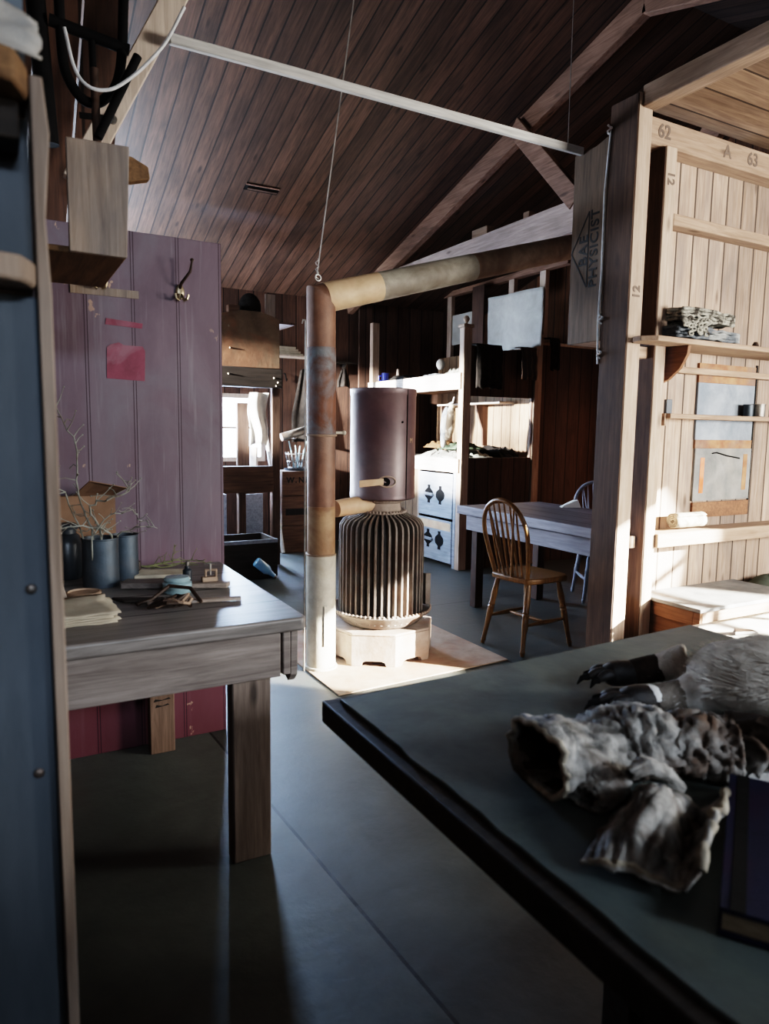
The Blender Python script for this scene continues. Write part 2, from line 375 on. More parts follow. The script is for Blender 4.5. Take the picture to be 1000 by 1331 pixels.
def painted_panel():
    """maroon-violet match-boarding with beaded joints, chips, grime and warm light painted low down"""
    t = NT('maroon_matchboard'); co = t.coord((1, 1, .35))
    a = t.noise(co, 5, 7, .65, .4); col = t.ramp(a, [(.3, lin('4f3f49')), (.7, lin('66565f'))])
    b = t.noise(t.coord((1, 1, .6), (3, 1, 2)), 2.6, 6, .6, .8)
    col = t.mix(t.math('MULTIPLY', t.ramp(b, [(.45, W0), (.66, W1)]), .55), col, lin('67646c'))
    streak = t.noise(t.coord((9, 9, .5)), 3.0, 4, .6)
    col = t.mix(t.math('MULTIPLY', t.ramp(streak, [(.56, W0), (.70, W1)]), .5), col, lin('7c757c'))
    sp = t.n('ShaderNodeSeparateXYZ'); t.l(t.coord(), sp.inputs[0])
    low = t.ramp(t.math('ADD', t.math('MULTIPLY', sp.outputs[2], .45), .0), [(.2, W1), (.42, W0)])
    col = t.mix(t.math('MULTIPLY', low, .75), col, lin('5f2d35'))  # redder toward the foot: warm light put into the colour
    n = t.noise(t.coord((1, 1, .7)), 17, 4, .6, .3); n2 = t.noise(co, 3.0, 3, .5)
    f = t.math('MULTIPLY', t.ramp(n, [(.66, W0), (.685, W1)]), t.ramp(n2, [(.44, W0), (.54, W1)]))
    col = t.mix(f, col, lin('9c8272'))
    q = t.math('DIVIDE', t.math('ADD', sp.outputs[0], .5), .176); fr = t.math('FRACT', q)
    g1 = t.math('LESS_THAN', t.math('ABSOLUTE', t.math('SUBTRACT', fr, .5)), .011)
    g2 = t.math('LESS_THAN', t.math('ABSOLUTE', t.math('SUBTRACT', fr, .56)), .011)
    g = t.math('MAXIMUM', g1, g2)
    col = t.mix(t.math('MULTIPLY', g, .85), col, lin('2a1420'))
    t.l(col, t.b.inputs['Base Color']); t.b.inputs['Roughness'].default_value = .5; t.b.inputs['Specular IOR Level'].default_value = .4
    t.bump(t.math('SUBTRACT', t.math('MULTIPLY', a, .3), g), .5, .006)
    return t.m
M['panel'] = painted_panel()

def lino_floor():
    """worn linoleum laid in strips with dark butt joints"""
    t = NT('worn_linoleum_strips'); co = t.coord()
    a = t.noise(co, 3.2, 8, .65, .5); col = t.ramp(a, [(.3, lin('434744')), (.7, lin('5e625e'))])
    b = t.noise(co, 1.1, 5, .6, .5)
    col = t.mix(t.math('MULTIPLY', t.ramp(b, [(.5, W0), (.65, W1)]), .5), col, lin('585048'))
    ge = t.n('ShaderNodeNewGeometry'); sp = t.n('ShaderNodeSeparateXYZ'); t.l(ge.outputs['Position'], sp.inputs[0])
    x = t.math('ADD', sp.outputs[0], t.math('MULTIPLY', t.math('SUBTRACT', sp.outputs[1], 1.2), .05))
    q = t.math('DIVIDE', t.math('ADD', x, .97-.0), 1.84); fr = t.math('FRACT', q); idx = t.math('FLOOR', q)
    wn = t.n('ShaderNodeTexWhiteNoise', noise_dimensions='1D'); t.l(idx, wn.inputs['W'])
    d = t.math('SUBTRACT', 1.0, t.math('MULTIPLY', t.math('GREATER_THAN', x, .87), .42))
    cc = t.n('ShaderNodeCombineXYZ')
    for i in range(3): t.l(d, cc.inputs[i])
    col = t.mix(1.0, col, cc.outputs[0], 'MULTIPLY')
    g = t.math('MAXIMUM', t.math('LESS_THAN', fr, .003), t.math('GREATER_THAN', fr, .997))
    yq = t.math('FRACT', t.math('DIVIDE', t.math('ADD', sp.outputs[1], .35), 1.62))
    g = t.math('MAXIMUM', g, t.math('MULTIPLY', t.math('LESS_THAN', yq, .006), t.math('GREATER_THAN', x, 2.71)))
    col = t.mix(g, col, lin('100e0c'))
    t.l(col, t.b.inputs['Base Color'])
    t.l(t.math('MULTIPLY_ADD', a, .3, .38), t.b.inputs['Roughness']); t.b.inputs['Specular IOR Level'].default_value = .35
    t.bump(t.math('SUBTRACT', t.noise(co, 14, 6, .6), g), .25, .01)
    return t.m
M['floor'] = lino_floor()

# ------------------------------------------------------------------ the hut
XL, XR, YF, YB, YR = -1.6, 5.75, -1.1, 7.8, 3.45          # side walls, front wall, back wall, ridge
def roof_z(y): return 2.88+.3*(YB-y) if y > YR else 2.88+.3*(YB-YR)-.3*(YR-y)
ZE, ZR, ZF = roof_z(YB), roof_z(YR), roof_z(YF)

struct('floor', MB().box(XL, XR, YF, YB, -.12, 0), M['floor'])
def slope(y0, y1):
    z0, z1 = roof_z(y0), roof_z(y1)
    return MB().hexa([(XL, y0, z0), (XR, y0, z0), (XR, y1, z1), (XL, y1, z1)], [(XL, y0, z0+.1), (XR, y0, z0+.1), (XR, y1, z1+.1), (XL, y1, z1+.1)])
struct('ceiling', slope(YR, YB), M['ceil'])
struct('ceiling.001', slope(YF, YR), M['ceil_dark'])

def wall_with_hole(axis, at0, at1, lo, hi, z0, z1, holes):
    """wall slab with rectangular openings (lo, hi, z0, z1)"""
    m = MB()
    def bx(a, b, c, d):
        if b-a > 1e-4 and d-c > 1e-4:
            m.box(a, b, at0, at1, c, d) if axis == 'X' else m.box(at0, at1, a, b, c, d)
    cur = lo
    for (a, b, c, d) in sorted(holes):
        bx(cur, a, z0, z1); bx(a, b, z0, c); bx(a, b, d, z1); cur = b
    bx(cur, hi, z0, z1); return m
WB = (1.72, 2.72, .98, 1.74)       # window in the back wall
WC = (.1, 1.3, 1.0, 1.9)           # unseen back window, added to brighten the ceiling
WF = (-1.0, 1.15, 1.75, 2.68)      # high window in the front wall
WG = (3.95, 5.2, 1.15, 2.15)        # second front window, to the right
WH = (1.4, 2.4, 1.15, 2.1)         # unseen front window, added for the near-table fill lamp
WL = (5.6, 6.8, 2.02, 2.48)        # high window in the left wall
WR = (-.95, .35, 1.25, 2.15)       # window in the right wall
struct('wall_back', wall_with_hole('X', YB, YB+.12, XL, XR, 0, ZE, [WB, WC]), M['wall'])
struct('wall_front', wall_with_hole('X', YF-.12, YF, XL, XR, 0, ZF, [WF, WG, WH]), M['wall'])
def gable(x0, x1, holes):
    m = wall_with_hole('Y', x0, x1, YF, YB, 0, min(ZE, ZF), holes)
    zb = min(ZE, ZF)
    return m.prism([(YF, zb), (YB, zb), (YB, ZE+.001), (YR, ZR), (YF, ZF)], 'X', x0, x1)
struct('wall_left', gable(XL-.12, XL, [WL]), M['wall_y'])
struct('wall_right', gable(XR, XR+.12, [WR]), M['wall_y'])

def window(name, axis, at, w, label, out):
    """casing, glazing bars and panes set in a wall opening"""
    a, b, c, d = w
    m = MB(); t_ = .05
    def bx(mm, a, b, c, d, e=.04):
        mm.box(a, b, at-e, at+e, c, d) if axis == 'X' else mm.box(at-e, at+e, a, b, c, d)
    bx(m, a, a+t_, c, d); bx(m, b-t_, b, c, d); bx(m, a+t_, b-t_, c, c+t_); bx(m, a+t_, b-t_, d-t_, d)
    o = struct(name, m, M['white_beam'], label)
    br = MB(); mid = (a+b)/2; bx(br, mid-.015, mid+.015, c+t_, d-t_, .015); mz = (c+d)/2
    bx(br, a+t_, mid-.015, mz-.012, mz+.012, .015); bx(br, mid+.015, b-t_, mz-.012, mz+.012, .015)
    mesh('glazing_bar', br, M['white_beam'], o)
    g = MB(); bx(g, a+t_, b-t_, c+t_, d-t_, .002); mesh('pane', g, M['pane'], o)
    return o
M['pane'] = glass('window_glass', 'ffffff', .05, .08)
window('window_1', 'X', YB+.06, WB, 'small bright window in the back wall', 1)
window('added_window_7', 'X', YB+.06, WC, 'unseen added window in the back wall behind the maroon partition', 1)
window('window_2', 'X', YF-.06, WF, 'window in the wall behind the camera', 1)
window('window_3', 'Y', XL-.06, WL, 'window in the left end wall', 1)
window('window_5', 'X', YF-.06, WG, 'second window in the wall behind the camera', 1)
window('added_window_6', 'X', YF-.06, WH, 'added middle window in the wall behind the camera', 1)
window('window_4', 'Y', XR+.06, WR, 'window in the right end wall', 1)

# ------------------------------------------------------------------ roof timbers
TX = 3.77
def roof_truss():
    r = thing('roof_truss', 'heavy timber roof truss with rafters, tie beam and diagonal braces above the bunks', 'roof truss', (TX, YR, 2.8))
    h, w = .16, .07
    for s, (ya, yb) in ((1, (YR, YB-.02)), (-1, (YR, YF+.02))):
        za, zb = roof_z(ya)-h/2-.004, roof_z(yb)-h/2-.004
        mesh('rafter', MB().beam((TX, ya, za), (TX, yb, zb), w, h), M['truss'], r, bevel=.006)
    mesh('tie_beam', MB().box(TX-.075, TX-.005, 2.785, YB-.02, 2.79, 3.02), M['tie'], r, bevel=.006)
    for s in (1, -1):
        mesh('brace', MB().beam((TX-.06, YR+s*1.23, 3.76), (TX-.06, YR+s*.5, 3.0), .05, .14), M['truss'], r, bevel=.005)
    mesh('packing_block', MB().box(TX+.005, TX+.09, 5.1, 5.32, 3.02, 3.12), M['pale_y'], r, bevel=.004)
    mesh('packing_block', MB().box(TX+.005, TX+.07, 4.55, 4.62, 2.95, 3.1), M['pale_y'], r, bevel=.004)
roof_truss()
d = Vector((.454, 0, .891)).normalized()
p0 = Vector((.307, 3.10, 2.291)); p1 = p0+d*1.95
tag(mesh('roof_brace', MB().beam(p0, p1, .092, .05, (0, 1, 0)), M['white_beam'], bevel=.005),
    'pale slanting roof brace above the hung box at upper left', 'brace')
tag(mesh('batten', MB().box(.66, 2.8405, 2.985, 3.012, 2.842, 2.882), M['white_rod'], bevel=.004),
    'long thin white batten running from the slanting brace to the stencilled case', 'batten')
vent = thing('ceiling_vent', 'small dark slotted vent let into the sloping ceiling', 'vent', (2.08, 6.07, 3.39))
vy = Vector((0, -1, .3)).normalized(); vn = Vector((0, -.3, -1)).normalized(); vc = Vector((2.09, 6.07, roof_z(6.07)))
def slanted(cx, cy, hx, hy, a, b):
    f = lambda sx, sy, k: vc+Vector((cx+sx*hx, 0, 0))+vy*(cy+sy*hy)+vn*k
    return MB().hexa([f(-1, -1, a), f(1, -1, a), f(1, 1, a), f(-1, 1, a)], [f(-1, -1, b), f(1, -1, b), f(1, 1, b), f(-1, 1, b)])
mesh('backing', slanted(0, 0, .15, .045, -.005, .002), M['black'], vent)
mesh('slat', slanted(.01, -.012, .13, .012, .002, .012), M['brown_z'], vent, bevel=.002)
mesh('frame', slanted(0, .045, .15, .008, .002, .01), M['truss'], vent)

# ------------------------------------------------------------------ maroon partition on the left
PX1, PY = .855, 3.0
part = thing('board_partition', 'tall maroon-violet painted board partition behind the workbench', 'partition', (.2, PY, 0))
mesh('board_panel', MB().prism([(-.62, 0), (PX1, 0), (PX1, 2.115), (-.62, 2.115)], 'Y', PY, PY+.035), M['panel'], part, bevel=.003)
mesh('batten_mark', MB().box(.27, .52, PY-.005, PY-.0005, 1.856, 1.886), M['box'], part)
mesh('paint_patch', MB().prism([(.392, 1.54), (.536, 1.535), (.54, 1.655), (.53, 1.672), (.46, 1.672), (.44, 1.682), (.41, 1.672), (.395, 1.66)], 'Y', PY-.0025, PY-.0005), M['pink'], part)
mesh('paint_patch', MB().prism([(.392, 1.748), (.53, 1.742), (.533, 1.762), (.395, 1.772)], 'Y', PY-.0025, PY-.0005), M['pink'], part)
mesh('ledge', MB().box(-.1, .36, PY-.04, PY-.0005, .335, .37), M['desk_x'], part, bevel=.003)
def coat_hook(x, z, label):
    h = thing('coat_hook', label, 'coat hook', (x, PY, z))
    mesh('hook_plate', MB().ball((x, PY-.006, z), .026, 12, (.7, .22, 1.2)), M['hookmetal'], h)
    m = MB()
    m.tube([(x, PY-.008, z+.015), (x, PY-.03, z+.03), (x+.03, PY-.06, z+.075), (x+.035, PY-.07, z+.115)], [.006, .006, .005, .004], 8)
    m.ball((x+.035, PY-.07, z+.118), .008, 8)
    mesh('upper_hook', m, M['leather'], h)
    for sx in (-1, 1):
        mesh('lower_hook', MB().tube([(x+sx*.006, PY-.008, z-.01), (x+sx*.012, PY-.028, z-.035), (x+sx*.022, PY-.036, z-.03), (x+sx*.026, PY-.038, z-.012)], .005, 8), M['hookmetal'], h)
coat_hook(.682, 1.90, 'coat hook with tall dark prong on the maroon partition, clear of the hung box')
coat_hook(.372, 1.915, 'coat hook half hidden under the hung wooden box')

# ------------------------------------------------------------------ workbench on the left
BX0, BX1, BY0, BY1, BZ = -.55, .815, 1.955, 2.965, .78
bench = thing('workbench', 'worn grey wooden workbench standing in front of the maroon partition', 'workbench', (.2, 2.45, 0))
mesh('bench_top', MB().prism([(BX0, BY0), (.80, BY0), (BX1, BY0+.02), (.826, BY1), (BX0, BY1)], 'Z', BZ-.042, BZ), M['desk'], bench, bevel=.008, seg=3)
mesh('apron', MB().box(BX0+.02, .735, BY0+.022, BY0+.055, BZ-.185, BZ-.0425), M['desk_x'], bench, bevel=.004)
mesh('end_rail', MB().box(.745, .77, BY0+.03, BY1-.03, BZ-.185, BZ-.0425), M['desk_x'], bench, bevel=.004)
mesh('rail_bracket', MB().prism([(BY0+.03, BZ-.0425), (BY0+.13, BZ-.0425), (BY0+.1, BZ-.2), (BY0+.06, BZ-.215), (BY0+.035, BZ-.19)], 'X', .771, .795), M['desk_x'], bench, bevel=.003)
mesh('leg', MB().box(.592, .715, BY0+.056, BY0+.115, 0, BZ-.0425), M['desk_z'], bench, bevel=.005)
mesh('leg', MB().box(.505, .605, 2.89, 2.945, 0, BZ-.0425), M['leg_brown'], bench, bevel=.004)
mesh('leg', MB().box(-.5, -.38, BY0+.056, BY0+.115, 0, BZ-.0425), M['desk_z'], bench, bevel=.005)
mk = MB()
for z, w in ((.265, .03), (.29, .02), (.225, .035), (.2, .028)):
    mk.prism([(.555-w, z), (.555+w, z+.006), (.555+w*.8, z+.012), (.555, z+.005), (.555-w*.8, z+.012)], 'Y', 2.8885, 2.8898)
mesh('stencil_mark', mk, M['ink'], bench)

# --- things on the workbench
def ring_profile(r, h, wall=.003, lip=.0):
    return [(0.0005, 0), (r, 0), (r, h-.006), (r+lip, h-.004), (r+lip, h), (r-wall, h), (r-wall, .006), (0.0005, .006)]
def open_can(name, label, cat, x, y, r, h, mat, z=BZ+.001, group=None):
    return tag(mesh(name, MB().lathe((x, y, z), ring_profile(r, h, .003, .002), 28), mat), label, cat, group)
open_can('tin_can', 'large dark tin can holding dry twigs on the workbench', 'can', .31, 2.67, .062, .175, M['canmetal'])
open_can('tin_can', 'paler blue-grey tin can close behind the can of twigs', 'can', .405, 2.765, .05, .168, M['canmetal'])
j = thing('storage_jar', 'dark stoneware jar at the far left end of the workbench', 'jar', (.215, 2.86, BZ))
mesh('body', MB().lathe((.215, 2.86, BZ+.001), [(.0005, 0), (.05, 0), (.058, .02), (.058, .13), (.045, .16), (.034, .17), (.034, .185), (.0005, .185)], 24), M['darkjar'], j)
mesh('lid', MB().lathe((.215, 2.86, BZ+.187), [(.0005, 0), (.042, 0), (.044, .012), (.03, .022), (.0005, .026)], 24), M['darkjar'], j)
cb = thing('cardboard_box', 'brown cardboard box with raised flap against the maroon partition', 'box', (.28, 2.93, BZ))
m = MB()
for b in ((.11, .40, 2.93, 2.934, 0, .3), (.11, .40, 2.976, 2.98, 0, .3), (.11, .114, 2.934, 2.976, 0, .3), (.396, .40, 2.934, 2.976, 0, .3), (.114, .396, 2.934, 2.976, 0, .004)):
    m.box(b[0], b[1], b[2], b[3], BZ+.002+b[4], BZ+.002+b[5])
mesh('carton', m, M['card'], cb)
mesh('flap', MB().hexa([(.25, 2.9305, BZ+.303), (.40, 2.9305, BZ+.303), (.435, 2.85, BZ+.335), (.30, 2.84, BZ+.365)], [(.25, 2.9335, BZ+.306), (.40, 2.9335, BZ+.306), (.436, 2.852, BZ+.338), (.30, 2.842, BZ+.368)]), M['card'], cb)
# leaning boards and books at the left end
for i, (x, w, h, a, mt, lb) in enumerate(((.13, .02, .20, .05, 'paper', 'pale thin book leaning at the left end of the workbench'),
                                         (.172, .012, .215, .058, 'stick', 'thin split board leaning beside the pale book'))):
    y0, y1 = 2.48, 2.64
    m = MB().hexa([(x, y0, BZ+.002), (x+w, y0, BZ+.002), (x+w, y1, BZ+.002), (x, y1, BZ+.002)], [(x-a, y0, BZ+h), (x-a+w, y0, BZ+h+.002), (x-a+w, y1, BZ+h+.002), (x-a, y1, BZ+h)])
    tag(mesh('book' if i == 0 else 'thin_board', m, M[mt], bevel=.002), lb, 'book' if i == 0 else 'board')
tag(mesh('round_tin', MB().lathe((.235, 2.515, BZ+.001), [(.0005, 0), (.055, 0), (.057, .016), (.05, .018), (.049, .012), (.0005, .012)], 26), M['tanpipe']), 'round rusty tin lid lying between the folded paper and the cans', 'lid')
def folded_paper():
    m = MB()
    for k in range(5):
        z = BZ+.0015+k*.0065; rs = random.Random(k)
        def fn(u, v, z=z, k=k):
            x = .02+u*(.27+.012*math.sin(k*2.1+v*4)); y = 2.11+v*.27+.03*u
            return (x+nz(u*3, v*3, k)*.012, y+nz(v*3, u*3, k+9)*.012, z+abs(nz(u*2.5, v*2.5, k*3.1))*.005)
        m.grid(fn, 10, 10)
    return m
tag(mesh('folded_newspaper', folded_paper(), M['paper'], solid=.002), 'folded yellowed newspaper at the near left of the workbench', 'newspaper')
tag(mesh('split_stick', MB().hexa([(.40, 2.30, BZ+.002), (.42, 2.275, BZ+.002), (.69, 2.235, BZ+.002), (.70, 2.262, BZ+.002)], [(.40, 2.30, BZ+.016), (.42, 2.275, BZ+.014), (.69, 2.235, BZ+.01), (.70, 2.262, BZ+.012)]), M['stick'], bevel=.003), 'pale flat split stick pointing to the right edge of the workbench', 'stick')
tag(mesh('slate_strip', MB().hexa([(.31, 2.42, BZ+.002), (.34, 2.36, BZ+.002), (.52, 2.29, BZ+.002), (.50, 2.335, BZ+.002)], [(.31, 2.42, BZ+.012), (.34, 2.36, BZ+.012), (.52, 2.29, BZ+.012), (.50, 2.335, BZ+.012)]), M['under'], bevel=.003), 'dark flat strip of wood beside the tangled strap', 'strip')
tag(mesh('flat_board', MB().hexa([(.43, 2.72, BZ+.002), (.60, 2.68, BZ+.002), (.63, 2.76, BZ+.002), (.47, 2.82, BZ+.002)], [(.43, 2.72, BZ+.016), (.60, 2.68, BZ+.016), (.63, 2.76, BZ+.02), (.47, 2.82, BZ+.02)]), M['paper'], bevel=.003), 'pale flat board offcut lying in the middle of the workbench', 'board')
tag(mesh('wood_offcut', MB().hexa([(.36, 2.57, BZ+.002), (.54, 2.50, BZ+.002), (.56, 2.56, BZ+.002), (.39, 2.64, BZ+.002)], [(.36, 2.57, BZ+.024), (.54, 2.50, BZ+.022), (.56, 2.56, BZ+.026), (.39, 2.64, BZ+.024)]), M['desk_x'], bevel=.003), 'grey wood offcut in front of the cans', 'board')
tag(mesh('wood_offcut', MB().box(.41, .475, 2.83, 2.87, BZ+.002, BZ+.05), M['leather'], bevel=.006), 'small dark block beside the pale board offcut', 'block')
jg = thing('glass_jar', 'squat greenish glass jar with domed top on the workbench', 'jar', (.53, 2.45, BZ))
mesh('jar_body', MB().lathe((.53, 2.45, BZ+.001), [(.0005, 0), (.046, 0), (.05, .008), (.05, .034), (.042, .04), (.0005, .041)], 28), M['jarglass'], jg)
mesh('jar_neck', MB().lathe((.53, 2.45, BZ+.042), [(.044, 0), (.046, .006), (.04, .014), (.0005, .017)], 28), M['jarglass'], jg)
pc = MB()
pc.lathe((.60, 2.60, BZ+.001), [(.0005, 0), (.017, 0), (.017, .045), (.009, .052), (.009, .06), (.0005, .06)], 16)
b = thing('ink_bottle', 'little dark blue bottle with stopper behind the glass jar', 'bottle', (.60, 2.60, BZ))
mesh('bottle_body', pc, M['darkjar'], b); mesh('stopper', MB().lathe((.60, 2.60, BZ+.062), [(.0005, 0), (.006, 0), (.007, .016), (.0005, .018)], 10), M['steel'], b)
cl = thing('metal_clamp', 'small dark iron clamp on a wooden block at the right of the workbench', 'clamp', (.66, 2.5, BZ))
mesh('block', MB().hexa([(.58, 2.48, BZ+.002), (.70, 2.43, BZ+.002), (.725, 2.47, BZ+.002), (.6, 2.53, BZ+.002)], [(.58, 2.48, BZ+.018), (.70, 2.43, BZ+.02), (.725, 2.47, BZ+.02), (.6, 2.53, BZ+.018)]), M['stick'], cl, bevel=.003)
m = MB().box(.625, .68, 2.475, 2.5, BZ+.021, BZ+.038); m.tube([(.64, 2.49, BZ+.038), (.64, 2.49, BZ+.062), (.675, 2.48, BZ+.062), (.675, 2.48, BZ+.038)], .005, 8)
mesh('jaw', m, M['tanpipe'], cl, bevel=.002)
mesh('screw', MB().tube([(.655, 2.485, BZ+.045), (.655, 2.485, BZ+.085)], .0045, 8).tube([(.635, 2.49, BZ+.085), (.675, 2.48, BZ+.085)], .003, 6), M['steel'], cl)
sb = thing('tangled_strap', 'tangled dark leather strap with buckle loops near the front of the workbench', 'strap', (.46, 2.2, BZ))
for q in range(2):
    pts = []; rr = random.Random(q+3)
    for i in range(26):
        a = i*.55+q; r_ = .05-.0012*i+.012*math.sin(i*1.7+q*2)
        pts.append((.455+q*.02+r_*math.cos(a)*1.2, 2.2+r_*math.sin(a)*.8, BZ+.01+.022*abs(math.sin(i*.6+q))+.0006*i))
    mesh('loop', MB().tube(pts, .0065 if q == 0 else .0045, 7), M['leather'] if q == 0 else M['tanpipe'], sb)
mesh('strap_end', MB().tube([(.37, 2.30, BZ+.008), (.42, 2.33, BZ+.012), (.48, 2.34, BZ+.05), (.54, 2.30, BZ+.045), (.56, 2.24, BZ+.01)], .006, 7), M['leather'], sb)

def twig(pts, r0, r1, n=6):
    k = len(pts); return MB().tube(pts, [r0+(r1-r0)*i/(k-1) for i in range(k)], n)
def branchy(name, label, base, stems, mat, seed, z0):
    """a dry plant: stems with shorter forking side twigs, one mesh for each stem"""
    t = thing(name, label, 'plant', base); rg = random.Random(seed)
    for (pts, r) in stems:
        m = MB(); full = []
        for i in range(len(pts)-1):
            a, b = Vector(pts[i]), Vector(pts[i+1])
            for k in range(4):
                f = k/4; full.append(a.lerp(b, f)+Vector((rg.uniform(-1, 1), rg.uniform(-1, 1), rg.uniform(-1, 1)))*.006)
        full.append(Vector(pts[-1]))
        n_ = len(full); m.tube(full, [r*(1-.6*i/(n_-1)) for i in range(n_)], 6)
        for i in range(2, n_-1, 1):
            p = full[i]; dr = Vector((rg.uniform(-1, 1), rg.uniform(-.7, .7), rg.uniform(-.3, 1))).normalized()
            L = rg.uniform(.025, .075)*(r/.004); q = p+dr*L*.5+Vector((0, 0, rg.uniform(-.01, .012))); e = p+dr*L
            if min(q.z, e.z) > z0+.004: m.tube([p, q, e], [r*.5, r*.38, r*.2], 5); m.ball(tuple(e), r*.75, 6)
        mesh('stem', m, mat, t)
    return t
branchy('dry_plant', 'tangled dry pale twig plant rising from the dark tin can', (.31, 2.67, BZ+.01), [
    ([(.31, 2.67, .80), (.285, 2.64, .97), (.25, 2.62, 1.06), (.23, 2.63, 1.16), (.245, 2.62, 1.27), (.205, 2.63, 1.36), (.165, 2.64, 1.46)], .0042),
    ([(.33, 2.66, .80), (.35, 2.64, .965), (.30, 2.60, 1.0), (.20, 2.60, 1.01), (.12, 2.62, 1.0)], .0045),
    ([(.30, 2.65, .80), (.31, 2.62, .96), (.27, 2.6, 1.08), (.33, 2.58, 1.1), (.40, 2.6, 1.12), (.41, 2.62, 1.16)], .0045),
    ([(.34, 2.68, .80), (.37, 2.66, .96), (.44, 2.62, 1.0), (.50, 2.62, .985)], .0034),
    ([(.29, 2.68, .80), (.25, 2.65, .97), (.2, 2.62, 1.12), (.14, 2.6, 1.16)], .004),
    ([(.28, 2.64, .80), (.27, 2.60, .97), (.33, 2.57, 1.05), (.40, 2.56, 1.06), (.44, 2.58, 1.02)], .0032)], M['twig'], 4, BZ+.18)
branchy('moss_sprig', 'low sprig of dry greenish moss and stems lying at the back of the workbench', (.6, 2.88, BZ), [
    ([(.46, 2.86, BZ+.028), (.56, 2.84, BZ+.02), (.66, 2.86, BZ+.018), (.77, 2.9, BZ+.014)], .0035),
    ([(.48, 2.845, BZ+.026), (.58, 2.84, BZ+.03), (.70, 2.84, BZ+.016)], .0035),
    ([(.52, 2.88, BZ+.012), (.60, 2.87, BZ+.04), (.62, 2.86, BZ+.1)], .0028),
    ([(.50, 2.85, BZ+.028), (.62, 2.89, BZ+.03), (.74, 2.88, BZ+.02)], .0032)], M['twig_dark'], 8, BZ)

# ------------------------------------------------------------------ blue shelf cupboard, near left
cup = thing('shelf_cupboard', 'tall worn blue-grey shelf cupboard at the near left edge', 'cupboard', (-.2, 1.0, 0))
mesh('side_board', MB().box(-.75, .052, 1.0, 1.028, 0, 1.51), M['blue'], cup, bevel=.004)
mesh('recess_back', MB().box(-.75, .052, 1.06, 1.075, 1.5, 2.35), M['blue'], cup)
mesh('edge_strip', MB().prism([(.054, 0), (.068, 0), (.068, 1.51), (.064, 1.6), (.072, 1.7), (.066, 1.765), (.052, 1.765)], 'Y', .985, 1.055), M['box'], cup, bevel=.002)
def shelf_poly(y0, x1): return [(-.75, y0), (x1-.05, y0), (x1-.014, y0+.012), (x1, y0+.05), (x1, 1.055), (-.75, 1.055)]
mesh('shelf', MB().prism(shelf_poly(.93, .05), 'Z', 1.517, 1.547), M['box'], cup, bevel=.005)
mesh('shelf', MB().prism(shelf_poly(.93, .05), 'Z', 1.735, 1.772), M['box_in'], cup, bevel=.005)
mesh('shelf_rail', MB().box(-.75, .04, .99, 1.055, 1.69, 1.734), M['under'], cup, bevel=.003)
for z in (1.14, .89):
    mesh('screw_head', MB().ball((.031, .9985, z), .007, 10, (1, .4, 1)), M['steel'], cup)
bag = MB().grid(lambda u, v: (-.16+u*.225+nz(u*4, v*4)*.015, .96+.05*v+nz(u*3, v*3, 5)*.02, 1.774+v*(.17-.11*u)+abs(nz(u*5, v*2, 2))*.01), 14, 10)
tag(mesh('canvas_bag', bag, M['canvas'], solid=.004), 'grey canvas bag slumped on the top shelf of the blue cupboard', 'bag')

# hung wooden box
hb = thing('hanging_box', 'weathered grey wooden box hung high beside the blue cupboard', 'box', (.25, 1.9, 1.78))
bx0, bx1, by0, by1, bz0, bz1 = .182, .333, 2.0, 2.46, 1.79, 2.066
mesh('front_board', MB().hexa([(bx0, by0, bz0), (bx1-.012, by0, bz0), (bx1-.012, by0+.018, bz0), (bx0, by0+.018, bz0)], [(bx0, by0, bz1), (bx1, by0, bz1+.004), (bx1, by0+.018, bz1+.004), (bx0, by0+.018, bz1)]), M['box'], hb, bevel=.003)
mesh('bottom_board', MB().box(bx0-.07, bx1-.013, by0+.019, by1, bz0, bz0+.016), M['box_in'], hb, bevel=.003)
mesh('side_board', MB().box(bx1-.03, bx1-.013, by0+.019, by1, bz0+.0165, bz1-.02), M['box_in'], hb, bevel=.003)
mesh('back_cleat', MB().prism([(.334, 2.08), (.452, 2.115), (.448, 2.15), (.40, 2.172), (.334, 2.172)], 'Y', by1-.1, by1-.06), M['box_in'], hb, bevel=.003)
mesh('side_board', MB().box(bx0-.07, bx0-.055, by0+.03, by1, bz0+.0165, bz1-.02), M['box_in'], hb, bevel=.003)

# sledge frame slung in the roof, upper left
sl = thing('sledge_frame', 'dark sledge frame slung under the roof at upper left', 'sledge', (.27, 2.6, 2.4))
def bar(pts, r, nm): mesh(nm, MB().tube(pts, r, 10), M['black'], sl)
bar(spline([(.23, 2.6, 2.80), (.235, 2.6, 2.55), (.25, 2.6, 2.46), (.30, 2.6, 2.40), (.36, 2.6, 2.42), (.41, 2.6, 2.52), (.43, 2.6, 2.8)]), .016, 'curved_runner')
bar([(.2, 2.6, 2.62), (.44, 2.6, 2.59)], .018, 'crossbar')
bar([(.325, 2.6, 2.6), (.33, 2.6, 2.26)], .011, 'upright')
bar([(.15, 2.62, 2.95), (.19, 2.62, 2.25)], .03, 'long_runner')
bar([(.33, 2.56, 2.28), (.46, 2.56, 2.56)], .014, 'diagonal_rod')
mesh('upright_wood', MB().tube([(.328, 2.585, 2.5), (.331, 2.585, 2.27)], .013, 10), M['brown_z'], sl)
tag(mesh('hanging_cable', MB().tube(spline([(.235, 2.5, 2.56), (.26, 2.5, 2.45), (.30, 2.5, 2.405), (.36, 2.5, 2.41), (.42, 2.5, 2.455), (.48, 2.5, 2.52), (.54, 2.5, 2.6), (.60, 2.5, 2.72)]), .0055, 8), M['whitewire']), 'white cable looping down in front of the sledge frame', 'cable')
pr = thing('hanging_pulley', 'small dark iron pulley fixed to the pale slanting brace', 'pulley', (.44, 3.06, 2.53))
